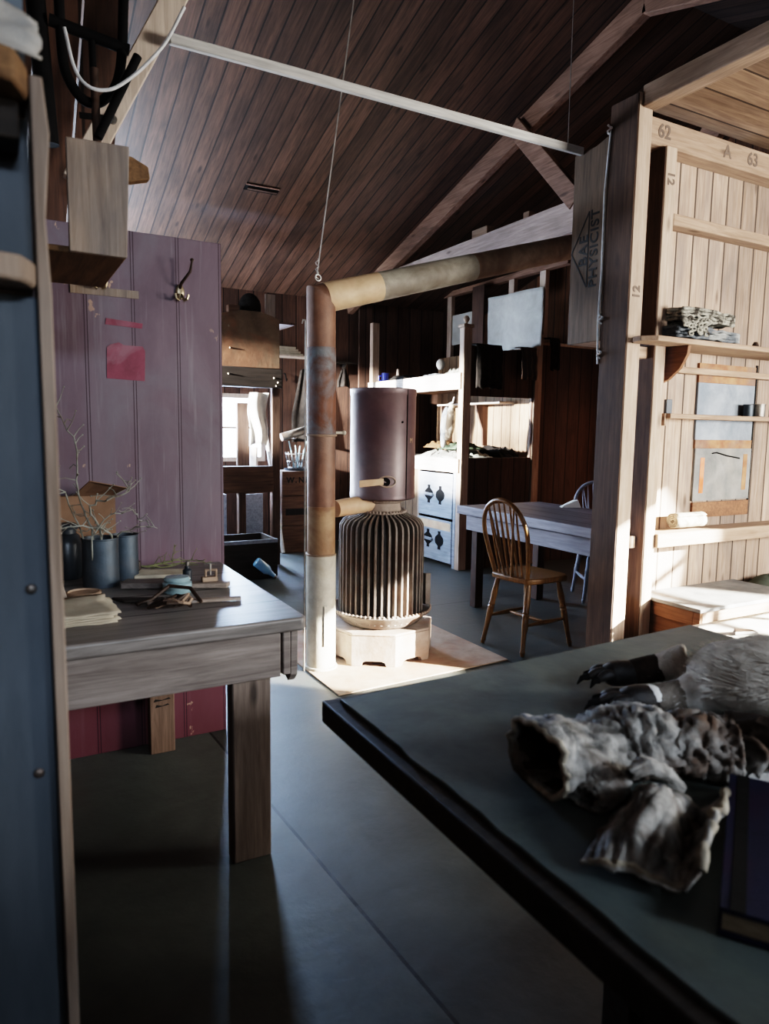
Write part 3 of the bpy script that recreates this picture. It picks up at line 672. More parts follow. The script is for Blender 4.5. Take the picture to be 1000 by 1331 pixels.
m = MB().lathe((0, 0, 0), [(.004, -.008), (.016, -.008), (.012, 0), (.016, .008), (.004, .008)], 18)
m.v = [(.45+v[0], 3.06+v[2], 2.54+v[1]) for v in m.v]
mesh('wheel', m, M['steel'], pr); mesh('strap', MB().beam((.33, 3.06, 2.53), (.434, 3.06, 2.54), .01, .02), M['black'], pr)
bd = thing('roof_boarding', 'broad reddish boards leaning in the roof space behind the sledge frame', 'boards', (.2, 3.3, 2.2))
for i, x in enumerate((.0, .165, .33, .495)):
    mesh('board', MB().hexa([(x-.2, 3.3, 2.13), (x-.045, 3.3, 2.13), (x-.045, 3.32, 2.13), (x-.2, 3.32, 2.13)], [(x-.05, 3.3, 3.6), (x+.105, 3.3, 3.6), (x+.105, 3.32, 3.6), (x-.05, 3.32, 3.6)]), M['wall'], bd, bevel=.003)

# ------------------------------------------------------------------ stove
SX, SY = 2.005, 3.67
tag(mesh('hearth_plate', MB().prism([(1.475, 3.135), (2.62, 3.20), (2.62, 4.3), (1.475, 4.3)], 'Z', .0005, .008), M['hearth'], bevel=.002), 'rusty sheet metal hearth plate under the stove', 'hearth')
stove = thing('stove', 'tall ribbed cast iron stove with maroon drum on an eight-sided pedestal', 'stove', (SX, SY, .009))
base = MB(); R = .335; n = 8; a0 = PI/8+.2
co = [(SX+R*math.cos(a0+2*PI*k/n), SY+R*.92*math.sin(a0+2*PI*k/n)) for k in range(n)]
for k in range(n):                       # eight side plates, each with an arched cut-out at the floor
    a, b = Vector(co[k]+(0,)), Vector(co[(k+1) % n]+(0,)); inn = Vector((SX, SY, 0))
    out = []
    prof = [(0, .0), (.2, .0), (.24, .022), (.32, .03), (.68, .03), (.76, .022), (.8, .0), (1, .0), (1, .175), (0, .175)]
    vs = []
    for off in (1.0, .93):
        for t, z in prof:
            p = a.lerp(b, t); p = inn+(p-inn)*off; vs.append((p.x, p.y, .009+z))
    m_ = len(prof); base.add(vs, [tuple(range(m_)), tuple(m_+i for i in range(m_))[::-1]]+[(i, (i+1) % m_, m_+(i+1) % m_, m_+i) for i in range(m_)])
mesh('pedestal', base, M['iron_pale'], stove)
top = [(x, y) for x, y in co]
mesh('pedestal_top', MB().prism([(SX+(x-SX)*1.0, SY+(y-SY)*1.0) for x, y in co], 'Z', .184, .2), M['iron_pale'], stove, bevel=.006)
dish = MB().lathe((SX, SY, .2), [(.0005, .0), (.205, .0), (.238, .02), (.272, .062), (.302, .078), (.309, .088), (.302, .096), (.265, .088), (.232, .05), (.2, .02), (.0005, .02)], 48)
dd = mesh('ash_dish', dish, M['iron'], stove)
bead = MB()
for k in range(72):
    a = 2*PI*k/72; bead.ball((SX+.302*math.cos(a), SY+.302*math.sin(a), .2965), .0085, 6)
mesh('beaded_rim', bead, M['iron_pale'], dd)
rib = MB(); nf = 40
for k in range(nf):
    a = 2*PI*k/nf; ca, sa = math.cos(a), math.sin(a); tx, ty = -sa*.0058, ca*.0058
    prof = [(.175, .235), (.254, .235), (.256, .27), (.256, .765), (.252, .80), (.232, .828), (.2, .845), (.165, .855), (.135, .875), (.11, .875), (.11, .8), (.175, .76)]
    for sgn in (1,):
        vs = [(SX+ca*r+tx*q, SY+sa*r+ty*q, z) for q in (-1, 1) for r, z in prof]; m_ = len(prof)
        rib.add(vs, [tuple(range(m_)), tuple(m_+i for i in range(m_))[::-1]]+[(i, (i+1) % m_, m_+(i+1) % m_, m_+i) for i in range(m_)])
mesh('ribbed_casing', rib, M['iron'], stove, angle=30)
mesh('fire_pot', MB().lathe((SX, SY, .22), [(.0005, 0), (.195, 0), (.195, .52), (.165, .58), (.11, .64), (.0005, .64)], 36), M['iron'], stove)
bolt = mesh('catch_plate', MB().box(SX+.225, SX+.262, SY-.15, SY-.12, .31, .5), M['iron'], stove, bevel=.003)
neck = mesh('neck', MB().lathe((SX, SY, .86), [(.13, 0), (.145, .006), (.145, .014), (.113, .02), (.109, .065), (.124, .072), (.128, .082), (.158, .086), (.158, .094), (.0005, .094)], 40), M['iron_pale'], stove)
bead = MB(); bead2 = MB()
for k in range(44):
    a = 2*PI*k/44
    bead.ball((SX+.141*math.cos(a), SY+.141*math.sin(a), .878), .009, 6); bead2.ball((SX+.134*math.cos(a), SY+.134*math.sin(a), .945), .008, 6)
mesh('beaded_rim', bead2, M['iron_pale'], neck)
mesh('beaded_rim', bead, M['iron_pale'], neck)
DR = .192
drum = mesh('drum', MB().lathe((SX, SY, .952), [(.0005, 0), (DR-.004, 0), (DR+.002, .006), (DR+.002, .03), (DR, .034), (DR, .60), (DR+.003, .604), (DR+.003, .636), (DR-.002, .64), (DR-.006, .64), (DR-.006, .56), (.0005, .56)], 56), M['drum'], stove)
sa = -1.28
seam = MB().beam((SX+(DR+.001)*math.cos(sa), SY+(DR+.001)*math.sin(sa), .96), (SX+(DR+.001)*math.cos(sa), SY+(DR+.001)*math.sin(sa), 1.585), .006, .004, (math.cos(sa), math.sin(sa), 0))
mesh('seam', seam, M['black'], drum)
da = -1.93; ux, uy = math.cos(da), math.sin(da); vx, vy_ = -uy, ux
def on_drum(s, z, o): a = da+s/DR; return (SX+(DR+o)*math.cos(a), SY+(DR+o)*math.sin(a), z)
mesh('feed_hole', MB().tube([on_drum(.05*math.cos(t), 1.062+.03*math.sin(t), .002) for t in [2*PI*k/20 for k in range(20)]], .005, 8, closed=True), M['iron_pale'], drum)
hole = MB(); ring = [on_drum(-.012+.03*math.cos(2*PI*k/16), 1.06+.026*math.sin(2*PI*k/16), .0015) for k in range(16)]; hole.add(ring, [tuple(range(16))])
mesh('feed_opening_shade', hole, M['black'], drum)  # flat black disc painted for the shade inside the opening
mesh('feed_door', MB().hexa([on_drum(-.02, 1.045, .004), on_drum(-.02, 1.045, .012), on_drum(-.125, 1.03, .075), on_drum(-.125, 1.03, .068)],
                           [on_drum(-.02, 1.08, .004), on_drum(-.02, 1.08, .012), on_drum(-.125, 1.07, .075), on_drum(-.125, 1.07, .068)]), M['buff'], drum, bevel=.002)
mesh('rivet', MB().ball(on_drum(.09, 1.40, .0), .007, 8), M['black'], drum)
text('chalk_mark', 'M', M['buff'], drum, on_drum(.165, 1.295, .002), .04, (-math.sin(da+.165/DR), math.cos(da+.165/DR), 0), (0, 0, 1), .0003)
fl = MB().tube([(1.659, 3.585, .908), (1.74, 3.605, .915), (1.915, 3.65, .925)], [.048, .05, .05], 20)
mesh('flue_outlet', fl, M['buff'], stove)

# stove pipe
QX, QY, QR = 1.568, 3.57, .078
pipe = thing('stove_pipe', 'rusty stove pipe rising from the hearth then slanting away across the room', 'stove pipe', (QX, QY, .009))
def seg(nm, pts, r, mat): return mesh(nm, MB().tube(pts, r, 32), mat, pipe, angle=50)
E_ = (QX-.008, QY, 2.05); dirp = Vector((3.28-1.56, 0, .49)).normalized()
def pp(t): v = Vector(E_)+dirp*t; return tuple(v)
seg('lower_pipe', [(QX, QY, .0095), (QX-.002, QY, .66)], QR+.004, M['galv'])
seg('ochre_section', [(QX-.002, QY, .6605), (QX-.003, QY, .93)], QR, M['rust3'])
seg('middle_pipe', [(QX-.003, QY, .9305), (QX-.004, QY, 1.32)], QR, M['rust2'])
seg('upper_pipe', [(QX-.004, QY, 1.3205), (QX-.006, QY, 1.79)], QR+.002, M['rust'])
seg('elbow', [(QX-.006, QY, 1.7905), E_, pp(.02)], QR, M['rust2'])
seg('slanting_pipe', [pp(.0205), pp(.36)], QR+.001, M['buff'])
seg('slanting_pipe', [pp(.3605), pp(1.02)], QR, M['greypipe'])
seg('slanting_pipe', [pp(1.0205), pp(2.7)], QR-.002, M['tanpipe'])
for z in (.66, 1.32): mesh('joint_band', MB().lathe((QX-.003, QY, z), [(QR, -.006), (QR+.007, -.004), (QR+.007, .004), (QR, .006)], 32), M['tanpipe'], pipe)
mesh('seam_strip', MB().box(QX-.02, QX+.004, QY-QR-.009, QY-QR-.003, .15, .38), M['galv'], pipe, bevel=.002)
mesh('foot_ring', MB().lathe((QX, QY, .0095), [(QR+.004, 0), (QR+.016, 0), (QR+.014, .012), (QR+.004, .014)], 32), M['galv'], pipe)
mesh('bracket_bolt', MB().tube([(QX+QR, QY-.01, 1.335), (QX+QR+.05, QY-.012, 1.335)], .008, 8).ball((QX+QR+.05, QY-.012, 1.335), .014, 8), M['galv'], pipe)
rod = thing('iron_rod', 'thin iron rod standing against the left side of the stove pipe', 'rod', (1.485, 3.5, .009))
mesh('shaft', MB().tube([(1.452, 3.54, .0095), (1.456, 3.54, .98), (1.458, 3.54, 1.9)], .0045, 8), M['steel'], rod)
mesh('hook', MB().tube([(1.458, 3.54, 1.9), (1.456, 3.54, 1.925), (1.443, 3.54, 1.925), (1.438, 3.54, 1.905)], .004, 8), M['steel'], rod)
hw = thing('hanging_wire', 'bright wire from the roof twisted round the elbow of the stove pipe', 'wire', (1.55, 3.57, 2.1))
wt = Vector((1.815, 3.55, roof_z(3.55)+.02)); wb = Vector((1.53, 3.555, 2.175))
mesh('strand', MB().tube([wb, wb.lerp(wt, .5), wt], .0035, 6), M['wire'], hw)
tw = [tuple(wb.lerp(wt, .0)+Vector((.009*math.cos(k*1.3), .009*math.sin(k*1.3), -.03+k*.007))) for k in range(16)]
mesh('twist', MB().tube(tw, .0028, 6), M['wire'], hw)
mesh('loop', MB().tube([(1.535+.016*math.cos(t), 3.553, 2.152+.016*math.sin(t)) for t in [2*PI*k/14 for k in range(14)]], .003, 6, closed=True), M['wire'], hw)
tag(mesh('thin_wire', MB().tube([(2.735, 2.998, 2.883), (2.733, 2.998, 3.4), (2.735, 2.998, roof_z(2.998)+.02)], .0025, 6), M['wire']), 'thin dark wire hanging from the roof to the end of the white batten', 'wire')

# ------------------------------------------------------------------ mess table and chairs
mt = thing('mess_table', 'long greyed wooden mess table behind the post', 'table', (3.65, 3.6, 0))
TA, TB, TC, TD = 3.13, 3.93, 2.86, 4.47
mesh('table_top', MB().box(TA, TB, TC, TD, .752, .785), M['table_wood'], mt, bevel=.006)
mesh('edge_board', MB().box(TA-.02, TA-.0005, TC, TD+.01, .722, .787), M['table_edge'], mt, bevel=.004)
mesh('apron', MB().box(TA+.03, TA+.055, TC+.05, TD-.05, .60, .7515), M['table_edge'], mt, bevel=.003)
mesh('apron', MB().box(TB-.055, TB-.03, TC+.05, TD-.05, .60, .7515), M['table_edge'], mt, bevel=.003)
mesh('apron', MB().box(TA+.056, TB-.056, TD-.08, TD-.055, .60, .7515), M['table_edge'], mt, bevel=.003)
for x in (TA+.056, TB-.13):
    for y in (TC+.09, TD-.16): mesh('leg', MB().box(x, x+.07, y, y+.07, 0, .7515), M['bunk'], mt, bevel=.004)
tag(mesh('paper_scrap', MB().hexa([(3.76, 4.02, .787), (3.90, 3.96, .787), (3.89, 4.05, .787), (3.79, 4.08, .787)], [(3.79, 4.03, .80), (3.885, 3.98, .845), (3.885, 4.04, .84), (3.80, 4.06, .80)]), M['whitepaper']), 'crumpled white paper at the far right of the mess table', 'paper')

def windsor(name, label, loc, rz, wm):
    """hoop-back Windsor chair facing +x"""
    t = thing(name, label, 'chair', loc, rz)
    seat = [(-.175, -.15), (-.12, -.178), (.05, -.195), (.15, -.19), (.19, -.14), (.2, 0), (.19, .14), (.15, .19), (.05, .195), (-.12, .178), (-.175, .15), (-.185, 0)]
    so = mesh('seat', MB().prism(seat, 'Z', .432, .468), wm if wm is M['bent'] else wm, t, bevel=.01, seg=3, local=True)
    prof = [(0, .012), (.04, .014), (.05, .017), (.1, .014), (.3, .0155), (.42, .019), (.5, .021), (.53, .018), (.55, .022), (.58, .018), (.60, .022), (.63, .018), (.75, .021), (.9, .017), (1, .016)]
    feet = {}
    for sx, fx, tx in ((-1, -.215, -.135), (1, .205, .135)):
        for sy in (-1, 1):
            f, tp = Vector((fx, sy*(.172 if sx < 0 else .19), .001)), Vector((tx, sy*.13, .4318)); feet[(sx, sy)] = (f, tp)
            mesh('leg', MB().turned(f, tp, prof), wm, t, local=True)
    st = [(0, .008), (.3, .012), (.5, .015), (.7, .012), (1, .008)]
    mids = []
    for sy in (-1, 1):
        a = feet[(-1, sy)]; b = feet[(1, sy)]; p = a[0].lerp(a[1], .42); q = b[0].lerp(b[1], .42)
        mesh('stretcher', MB().turned(p, q, st, 10), wm, t, local=True); mids.append(p.lerp(q, .5))
    mesh('stretcher', MB().turned(mids[0], mids[1], st, 10), wm, t, local=True)
    a, b = feet[(-1, -1)], feet[(-1, 1)]
    lean = lambda z: -.155-(z-.468)*.23
    hoop = []
    for k in range(33):
        s = -1+2*k/32; an = s*PI/2
        if abs(s) > .62: 
            f = (abs(s)-.62)/.38; y = math.copysign(.182-.045*f**1.3, s); z = .73-(.73-.462)*f
        else:
            an = s/.62*PI/2; y = .182*math.sin(an); z = .73+.212*math.cos(an)**.9 if math.cos(an) > 0 else .73
        hoop.append((lean(z), y, z))
    mesh('hoop', MB().tube(hoop, .0145, 10), wm, t, local=True)
    for y0, y1 in ((-.095, -.115), (-.058, -.068), (-.02, -.022), (.02, .022), (.058, .068), (.095, .115)):
        zt = .73+.212*math.cos(math.asin(min(1, abs(y1)/.182)))**.9
        mesh('spindle', MB().turned((lean(.466), y0, .4665), (lean(zt-.012), y1, zt-.012), [(0, .0065), (.35, .0095), (.6, .008), (1, .005)], 8), wm, t, local=True)
    for sy in (-1, 1):
        zt = .90
        mesh('brace_spindle', MB().turned((-.182, sy*.028, .4665), (lean(zt)-.006, sy*.105, zt-.005), [(0, .0075), (.35, .0095), (.6, .008), (1, .005)], 8), wm, t, local=True)
    return t
windsor('windsor_chair', 'golden brown hoop-back Windsor chair drawn up to the near end of the mess table', (2.93, 3.41, 0), .12, M['bent'])
windsor('windsor_chair', 'greyed hoop-back chair on the far side of the mess table, partly behind the post', (4.33, 4.14, 0), 4.2, M['bent_grey'])

# ------------------------------------------------------------------ two-tier bunk
KX0, KX1, KY0, KY1 = 3.90, 4.87, 5.57, 7.5
bunk = thing('bunk_bed', 'two-tier dark wooden bunk bed with pale rails and two drawers beneath', 'bunk bed', (4.4, 6.5, 0))
def bpost(x, y, h, ball=True):
    p = mesh('post', MB().box(x-.0, x+.09, y, y+.075, 0, h), M['bunk_post'], bunk, bevel=.006)
    if ball:
        mesh('post_cap', MB().box(x-.015, x+.105, y-.015, y+.09, h+.0005, h+.03), M['bunk_post'], p, bevel=.006)
        mesh('finial', MB().lathe((x+.045, y+.037, h+.031), [(.0005, 0), (.02, 0), (.012, .015), (.03, .04), (.032, .055), (.018, .078), (.0005, .085)], 20), M['bunk_post'], p)
bpost(KX0, KY0, 2.33); bpost(KX1-.09, KY0, 2.30); bpost(KX0, KY1-.08, 2.6, False)
for z0, z1 in ((.955, 1.09), (1.755, 1.91)):
    mesh('side_rail', MB().box(KX0-.022, KX0-.0005, KY0+.02, KY1-.01, z0, z1), M['bunk_rail'], bunk, bevel=.004)
    mesh('bed_board', MB().box(KX0+.091, KX1-.095, KY0+.08, KY1, z0+.05, z0+.075), M['bunk_y'], bunk)
    mesh('mattress', MB().box(KX0+.095, KX1-.1, KY0+.1, KY1-.03, z0+.0755, z0+.125), M['wool_dark'], bunk, bevel=.02, seg=3)
E0 = MB(); y0, y1 = KY0+.02, KY0+.045; ox0, ox1, oz0, oz1 = 4.005, 4.765, 1.10, 1.695
E0.box(KX0+.0905, ox0, y0, y1, 0, 2.17); E0.box(ox1, KX1-.0905, y0, y1, 0, 2.17); E0.box(ox0, ox1, y0, y1, 0, oz0)
E0.prism([(ox0, oz1), (ox1, oz1), (ox1, 2.18), (4.55, 2.16), (4.3, 2.14), (ox0, 2.17)], 'Y', y0, y1)
mesh('end_panel', E0, M['bunk'], bunk, bevel=.002)
mesh('back_board', MB().box(KX1-.0, KX1+.02, KY0+.1, KY1, .3, 2.25), M['bunk_y'], bunk)
mesh('drawer_side', MB().box(KX0+.01, KX0+.03, KY0+.76, KY0+.80, 0, .954), M['bunk_post'], bunk)
mesh('drawer_side', MB().box(KX0, KX0+.03, KY0+.076, KY0+.12, 0, .954), M['drawer'], bunk, bevel=.003)
mesh('plinth_board', MB().box(KX0+.03, KX0+.05, KY0+.81, KY1, .0, .95), M['bunk_y'], bunk)
def drawer(z0, z1, extra):
    a, b = KY0+.125, KY0+.755
    d = mesh('drawer', MB().box(KX0-.005, KX0+.018, a, b, z0, z1), M['drawer'], bunk, bevel=.004)
    zc = (z0+z1)/2; 
    for q, yc in enumerate(((a+b)/2+.11, (a+b)/2-.10)):
        r = .085
        sh = [(-.3, -1.1), (.3, -1.1), (.25, -.75), (.85, -.35), (.95, 0), (.85, .35), (.25, .75), (.3, 1.1), (-.3, 1.1), (-.25, .75), (-.85, .35), (-.95, 0), (-.85, -.35), (-.25, -.75)]
        mesh('cut_out_shade', MB().prism([(yc+u*r, zc+v*r) for u, v in sh], 'X', KX0-.0075, KX0-.0055), M['black'], d, smooth=False)  # black plate stands in for the shade inside a cut-out
    mesh('peg_handle', MB().tube([(KX0-.014, (a+b)/2+.19, zc), (KX0-.014, (a+b)/2+.02, zc-.006)], .015, 10), M['drawer'], d)
    if extra: mesh('stained_strip', MB().box(KX0-.0085, KX0-.0055, a+.02, b-.02, z1-.1, z1-.02), M['buff'], d)
drawer(.49, .935, False); drawer(.04, .465, True)
mesh('shelf', MB().box(KX1-.2, KX1-.0005, 6.0, 7.2, 1.655, 1.675), M['bunk_rail'], bunk, bevel=.002)
for y in (6.45, 7.15):
    mesh('shelf_bracket', MB().prism([(KX1-.0005, 1.654), (KX1-.17, 1.654), (KX1-.165, 1.62), (KX1-.12, 1.5), (KX1-.07, 1.38), (KX1-.06, 1.2), (KX1-.0005, 1.2)], 'Y', y, y+.025), M['bunk'], bunk, bevel=.003)
tag(mesh('canvas_sheet', MB().grid(lambda u, v: (KX1-.14+.012*math.sin(u*9+v*2)+nz(u*3, v*3)*.012, 5.45+u*.86, 2.2+v*(.57+.02*u)+(.02*nz(u*7, 3) if v < .1 else 0)), 20, 14), M['canvas'], solid=.003),
    'grey canvas sheet hung above the upper bunk', 'canvas')
for y in (5.62, 6.1, 6.75, 7.1):
    pass
sp_ = thing('bunk_head_wall', 'dark boarded wall with short uprights rising beyond the bunk', 'wall boarding', (5.6, 5.6, 0))
mesh('boarding', MB().box(KX1+.021, 5.74, KY0+.05, KY0+.075, 0, 2.24), M['bunk'], sp_)
mesh('cap_rail', MB().box(KX1+.021, 5.74, KY0+.03, KY0+.095, 2.2405, 2.27), M['bunk_post'], sp_, bevel=.004)
fr = thing('upper_frame', 'frame of short pale uprights under a rail above the canvas sheet', 'frame', (4.95, 6.3, 2.2))
mesh('top_rail', MB().box(4.90, 4.98, 5.3, 7.79, 2.98, 3.04), M['truss'], fr, bevel=.004)
for y in (5.62, 6.12, 6.7, 7.3): mesh('upright', MB().box(4.91, 4.96, y, y+.09, 2.26, 2.979), M['pale_z'], fr, bevel=.003)
mesh('hanging_board', MB().box(4.80, 4.82, 6.5, 6.72, 2.2, 2.979), M['bunk'], fr, bevel=.003)
mesh('board', MB().box(4.93, 4.95, 6.8, 7.4, 2.4, 2.75), M['canvas'], fr)

# bedding and clothing on the bunk
def crumple(x0, x1, y0, y1, z, h, seed, n=18, f=7):
    def fn(u, v):
        e = min(1, 5*min(u, 1-u, v, 1-v)); ridge = 1-abs(nz(u*f+seed, v*f, seed*1.7))*1.6
        w = .015
        return (x0+u*(x1-x0)+nz(u*4, v*4, seed)*w, y0+v*(y1-y0)+nz(v*4, u*4, seed+3)*w, z+.006+h*e*max(.08, ridge*.55+.35*(nz(u*3, v*3, seed+9)+.6)))
    return MB().grid(fn, n, n)
for (x0, x1, y0, y1, z, h, sd, mt_, nm, lb, ct) in (
    (3.93, 4.45, 5.72, 6.5, 1.081, .10, 1, 'wool_pale', 'striped_blanket', 'pale striped blanket rumpled on the lower bunk', 'blanket'),
    (4.0, 4.3, 5.72, 6.15, 1.17, .07, 2, 'wool_green', 'green_cloth', 'dull green cloth lying on the lower bunk blanket', 'cloth'),
    (4.05, 4.4, 6.2, 6.5, 1.175, .09, 3, 'wool_brown', 'brown_garment', 'brown garment bundled behind the green cloth', 'garment'),
    (4.48, 4.74, 5.7, 6.3, 1.09, .13, 14, 'wool_dark', 'dark_bedding', 'dark bedding heaped along the back of the lower bunk', 'bedding'),
    (3.935, 4.2, 6.06, 6.6, 1.882, .075, 5, 'wool_grey', 'grey_garment', 'grey garment crumpled along the upper bunk rail', 'garment'),
    (3.935, 4.15, 5.72, 5.98, 1.882, .11, 6, 'wool_pale', 'woollen_garment', 'pale speckled woollen on the upper bunk beside the post', 'garment'),
    (3.88, 4.1, 6.65, 7.0, 1.915, .05, 7, 'wool_dark', 'dark_cloth', 'dark cloth hanging over the upper bunk rail', 'cloth')):
    tag(mesh(nm, crumple(x0, x1, y0, y1, z, h, sd), M[mt_], solid=.006), lb, ct)
tag(mesh('grey_stone', MB().ball((4.0, 6.12, 2.03), .045, 14, (1, .9, 1.2)), M['canvas']), 'rounded pale bundle on the upper bunk clothing', 'bundle')
cp = thing('enamel_mug', 'blue enamel mug at the far end of the upper bunk', 'mug', (4.02, 7.42, 1.9))
mesh('cup', MB().lathe((4.04, 7.36, 1.911), ring_profile(.045, .11, .003), 22), M['cupblue'], cp)
mesh('handle', MB().tube([(3.998, 7.38, 1.99), (3.97, 7.39, 1.985), (3.97, 7.39, 1.945), (3.998, 7.38, 1.935)], .006, 8), M['cupblue'], cp)
tag(mesh('wooden_peg', MB().tube([(4.12, 7.2, 1.911), (4.12, 7.2, 2.06)], [.02, .016], 10), M['stick']), 'short wooden peg standing beside the blue enamel mug', 'peg')
# stockings hung from the corner post
sk = thing('hanging_stockings', 'cream wool stockings hung on the near bunk post', 'stockings', (3.86, 5.66, 1.6))
def stocking(pts, rs, n=14):
    return MB().tube(pts, rs, n)
mesh('stocking', stocking([(3.865, 5.69, 1.62), (3.86, 5.69, 1.55), (3.855, 5.695, 1.45), (3.85, 5.70, 1.36), (3.845, 5.72, 1.30), (3.84, 5.75, 1.27)], [.022, .045, .05, .042, .036, .015]), M['sock'], sk, sub=1)
mesh('stocking', stocking([(3.865, 5.77, 1.60), (3.855, 5.78, 1.52), (3.85, 5.79, 1.44), (3.85, 5.80, 1.33), (3.845, 5.80, 1.22), (3.84, 5.80, 1.19)], [.02, .04, .045, .035, .03, .012]), M['wool_grey'], sk, sub=1)
mesh('cord', MB().tube([(3.87, 5.67, 1.68), (3.868, 5.69, 1.63), (3.866, 5.75, 1.62)], .005, 6), M['whitewire'], sk)
# clothing over the end panel
def drape(x0, x1, zt, zb, y, seed, dpt=.05):
    def fn(u, v):
        x = x0+u*(x1-x0); lob = .5+.5*nz(u*3+seed, 1)
        if v < .18: return (x, y+.07-.1*v/.18, zt+.008*nz(u*9, seed))
        t = (v-.18)/.82
        return (x+.02*nz(t*3, u*2, seed), y-.03-dpt*(.25+.3*math.sin(u*11+seed)**2)*min(1, t*3), zt-t*(zt-zb)*(.75+.3*lob))
    return MB().grid(fn, 18, 16)
tag(mesh('draped_trousers', drape(4.02, 4.32, 2.185, 1.72, KY0-.0, 3), M['wool_dark'], solid=.008), 'dark trousers draped over the end of the upper bunk by the near post', 'trousers')
tag(mesh('draped_mitten', drape(4.56, 4.76, 2.19, 1.84, KY0-.0, 8), M['leather'], solid=.008), 'dark fur garment draped over the bunk end by the far post', 'garment')
tag(mesh('fur_scrap', drape(4.905, 5.02, 2.30, 1.95, KY0-.03, 12), M['wool_dark'], solid=.008), 'dark ragged fur hanging beyond the far bunk post', 'fur')

# ------------------------------------------------------------------ galley bulkhead and back-wall things
GY = 6.6
gb = thing('galley_bulkhead', 'boarded bulkhead with a stained panel above a square opening', 'bulkhead', (1.9, GY, 0))
mesh('stained_panel', MB().prism([(1.5, 1.93), (2.44, 1.93), (2.44, 2.40), (2.36, 2.425), (2.25, 2.455), (2.05, 2.455), (1.9, 2.42), (1.5, 2.33)], 'Y', GY-.02, GY-.0005), mottle('stained_tin_panel', '75624f', '4e4034', '80533c', .5, 5, .6, spec=.3, bump=.2), gb, bevel=.003)
mesh('rail', MB().box(1.5, 2.46, GY-.03, GY+.03, 1.745, 1.9295), M['under'], gb, bevel=.004)
mesh('jamb', MB().box(2.37, 2.45, GY, GY+.05, 0, 1.7445), M['brown_z'], gb, bevel=.004)
mesh('sill_rail', MB().box(1.5, 2.3695, GY-.03, GY+.05, .735, .99), M['crate'], gb, bevel=.004)
mesh('upright', MB().box(2.03, 2.1, GY, GY+.05, 0, .7345), M['brown_z'], gb, bevel=.004)
mesh('jamb', MB().box(1.42, 1.4995, GY-.02, GY+.05, 0, 2.33), M['brown_z'], gb, bevel=.004)
nl = MB()
for x, z in ((1.93, 1.86), (2.38, 1.84), (2.42, 1.8), (2.4, 1.765), (1.95, 2.1), (1.94, 2.3)): nl.ball((x, GY-.032 if z < 1.93 else GY-.022, z), .008, 6)
mesh('nail_head', nl, M['hookmetal'], gb)
tag(mesh('pale_board', MB().box(2.12, 2.34, GY+.2, GY+.22, .3, .70), M['drawer'], bevel=.003), 'pale blue-lit board standing in the dark space under the bulkhead opening', 'board')
tag(mesh('pale_board', MB().box(1.8, 1.98, GY+.25, GY+.27, .2, .70), M['drawer'], bevel=.003), 'narrow pale board in the dark under the bulkhead, beside the maroon partition', 'board')
bx = thing('dark_chest', 'dark open chest under the bulkhead', 'chest', (1.95, 6.2, 0))
m = MB()
for b in ((1.55, 2.2, 6.0, 6.02), (1.55, 2.2, 6.4, 6.42), (1.55, 1.57, 6.02, 6.4), (2.18, 2.2, 6.02, 6.4)): m.box(b[0], b[1], b[2], b[3], .02, .36)
m.box(1.57, 2.18, 6.02, 6.4, 0.001, .04); mesh('body', m, M['under'], bx)
mesh('rim', MB().box(1.55, 2.2, 5.985, 6.0, .33, .365), M['drawer'], bx, bevel=.003)
bt = thing('glass_bottle', 'pale blue glass bottle lying on the dark chest', 'bottle', (2.0, 6.2, .37))
mesh('bottle', MB().turned((1.96, 5.90, .19), (2.12, 5.86, .05), [(0, .035), (.05, .045), (.6, .045), (.75, .025), (.95, .018), (1, .02)], 18), M['bottleblue'], bt)
mesh('cork', MB().turned((2.121, 5.86, .049), (2.135, 5.857, .037), [(0, .014), (1, .014)], 10), M['stick'], bt)
cu_ = MB().grid(lambda u, v: (2.29+u*.19+.015*math.sin(v*7), 7.05+.03*math.sin(u*8+v*2), 1.17+v*.55+.03*math.sin(u*3)*(1-v)), 14, 12)
tag(mesh('window_curtain', cu_, M['blanket'], solid=.004), 'pale sack-cloth curtain bunched at the side of the bright opening', 'curtain')
tag(mesh('post_board', MB().box(2.37, 2.39, 7.1, 7.6, .8, 1.16), M['white_beam'], bevel=.003), 'whitened board under the curtain in the bright opening', 'board')
wb_ = thing('opening_post', 'dark upright between the window and the curtain', 'post', (2.3, 7.3, .75))
mesh('post', MB().box(2.22, 2.35, 7.25, 7.30, 0, 1.62), M['brown_z'], wb_, bevel=.003)
# things on top of the bulkhead
shb = thing('high_shelf', 'high shelf behind the stained panel', 'shelf', (2.1, 7.0, 2.35))
mesh('board', MB().box(1.5, 2.62, GY+.03, 7.2, 2.365, 2.385), M['bunk'], shb)
mesh('support', MB().box(2.56, 2.62, 7.12, 7.18, 0, 2.364), M['brown_z'], shb)
tag(mesh('upright_board', MB().box(2.36, 2.46, 6.75, 6.78, 2.387, 2.66), M['box'], bevel=.003), 'grey upright board on the high shelf, right of the dark bundle', 'board')
tag(mesh('dark_bundle', MB().ball((2.235, 6.86, 2.53), .14, 18, (.8, .7, 1.0)), M['wool_dark']), 'dark bundle on the high shelf above the stained panel', 'bundle')
tag(mesh('small_case', MB().box(1.98, 2.09, 6.72, 6.8, 2.387, 2.52), M['crate'], bevel=.004), 'small brown case on the high shelf nearest the maroon partition', 'case')
ws = thing('wall_shelf', 'narrow pale shelf on the back wall right of the bulkhead', 'shelf', (2.9, 7.7, 2.15))
mesh('board', MB().box(2.68, 3.25, 7.6, 7.798, 2.165, 2.185), M['white_beam'], ws, bevel=.002)
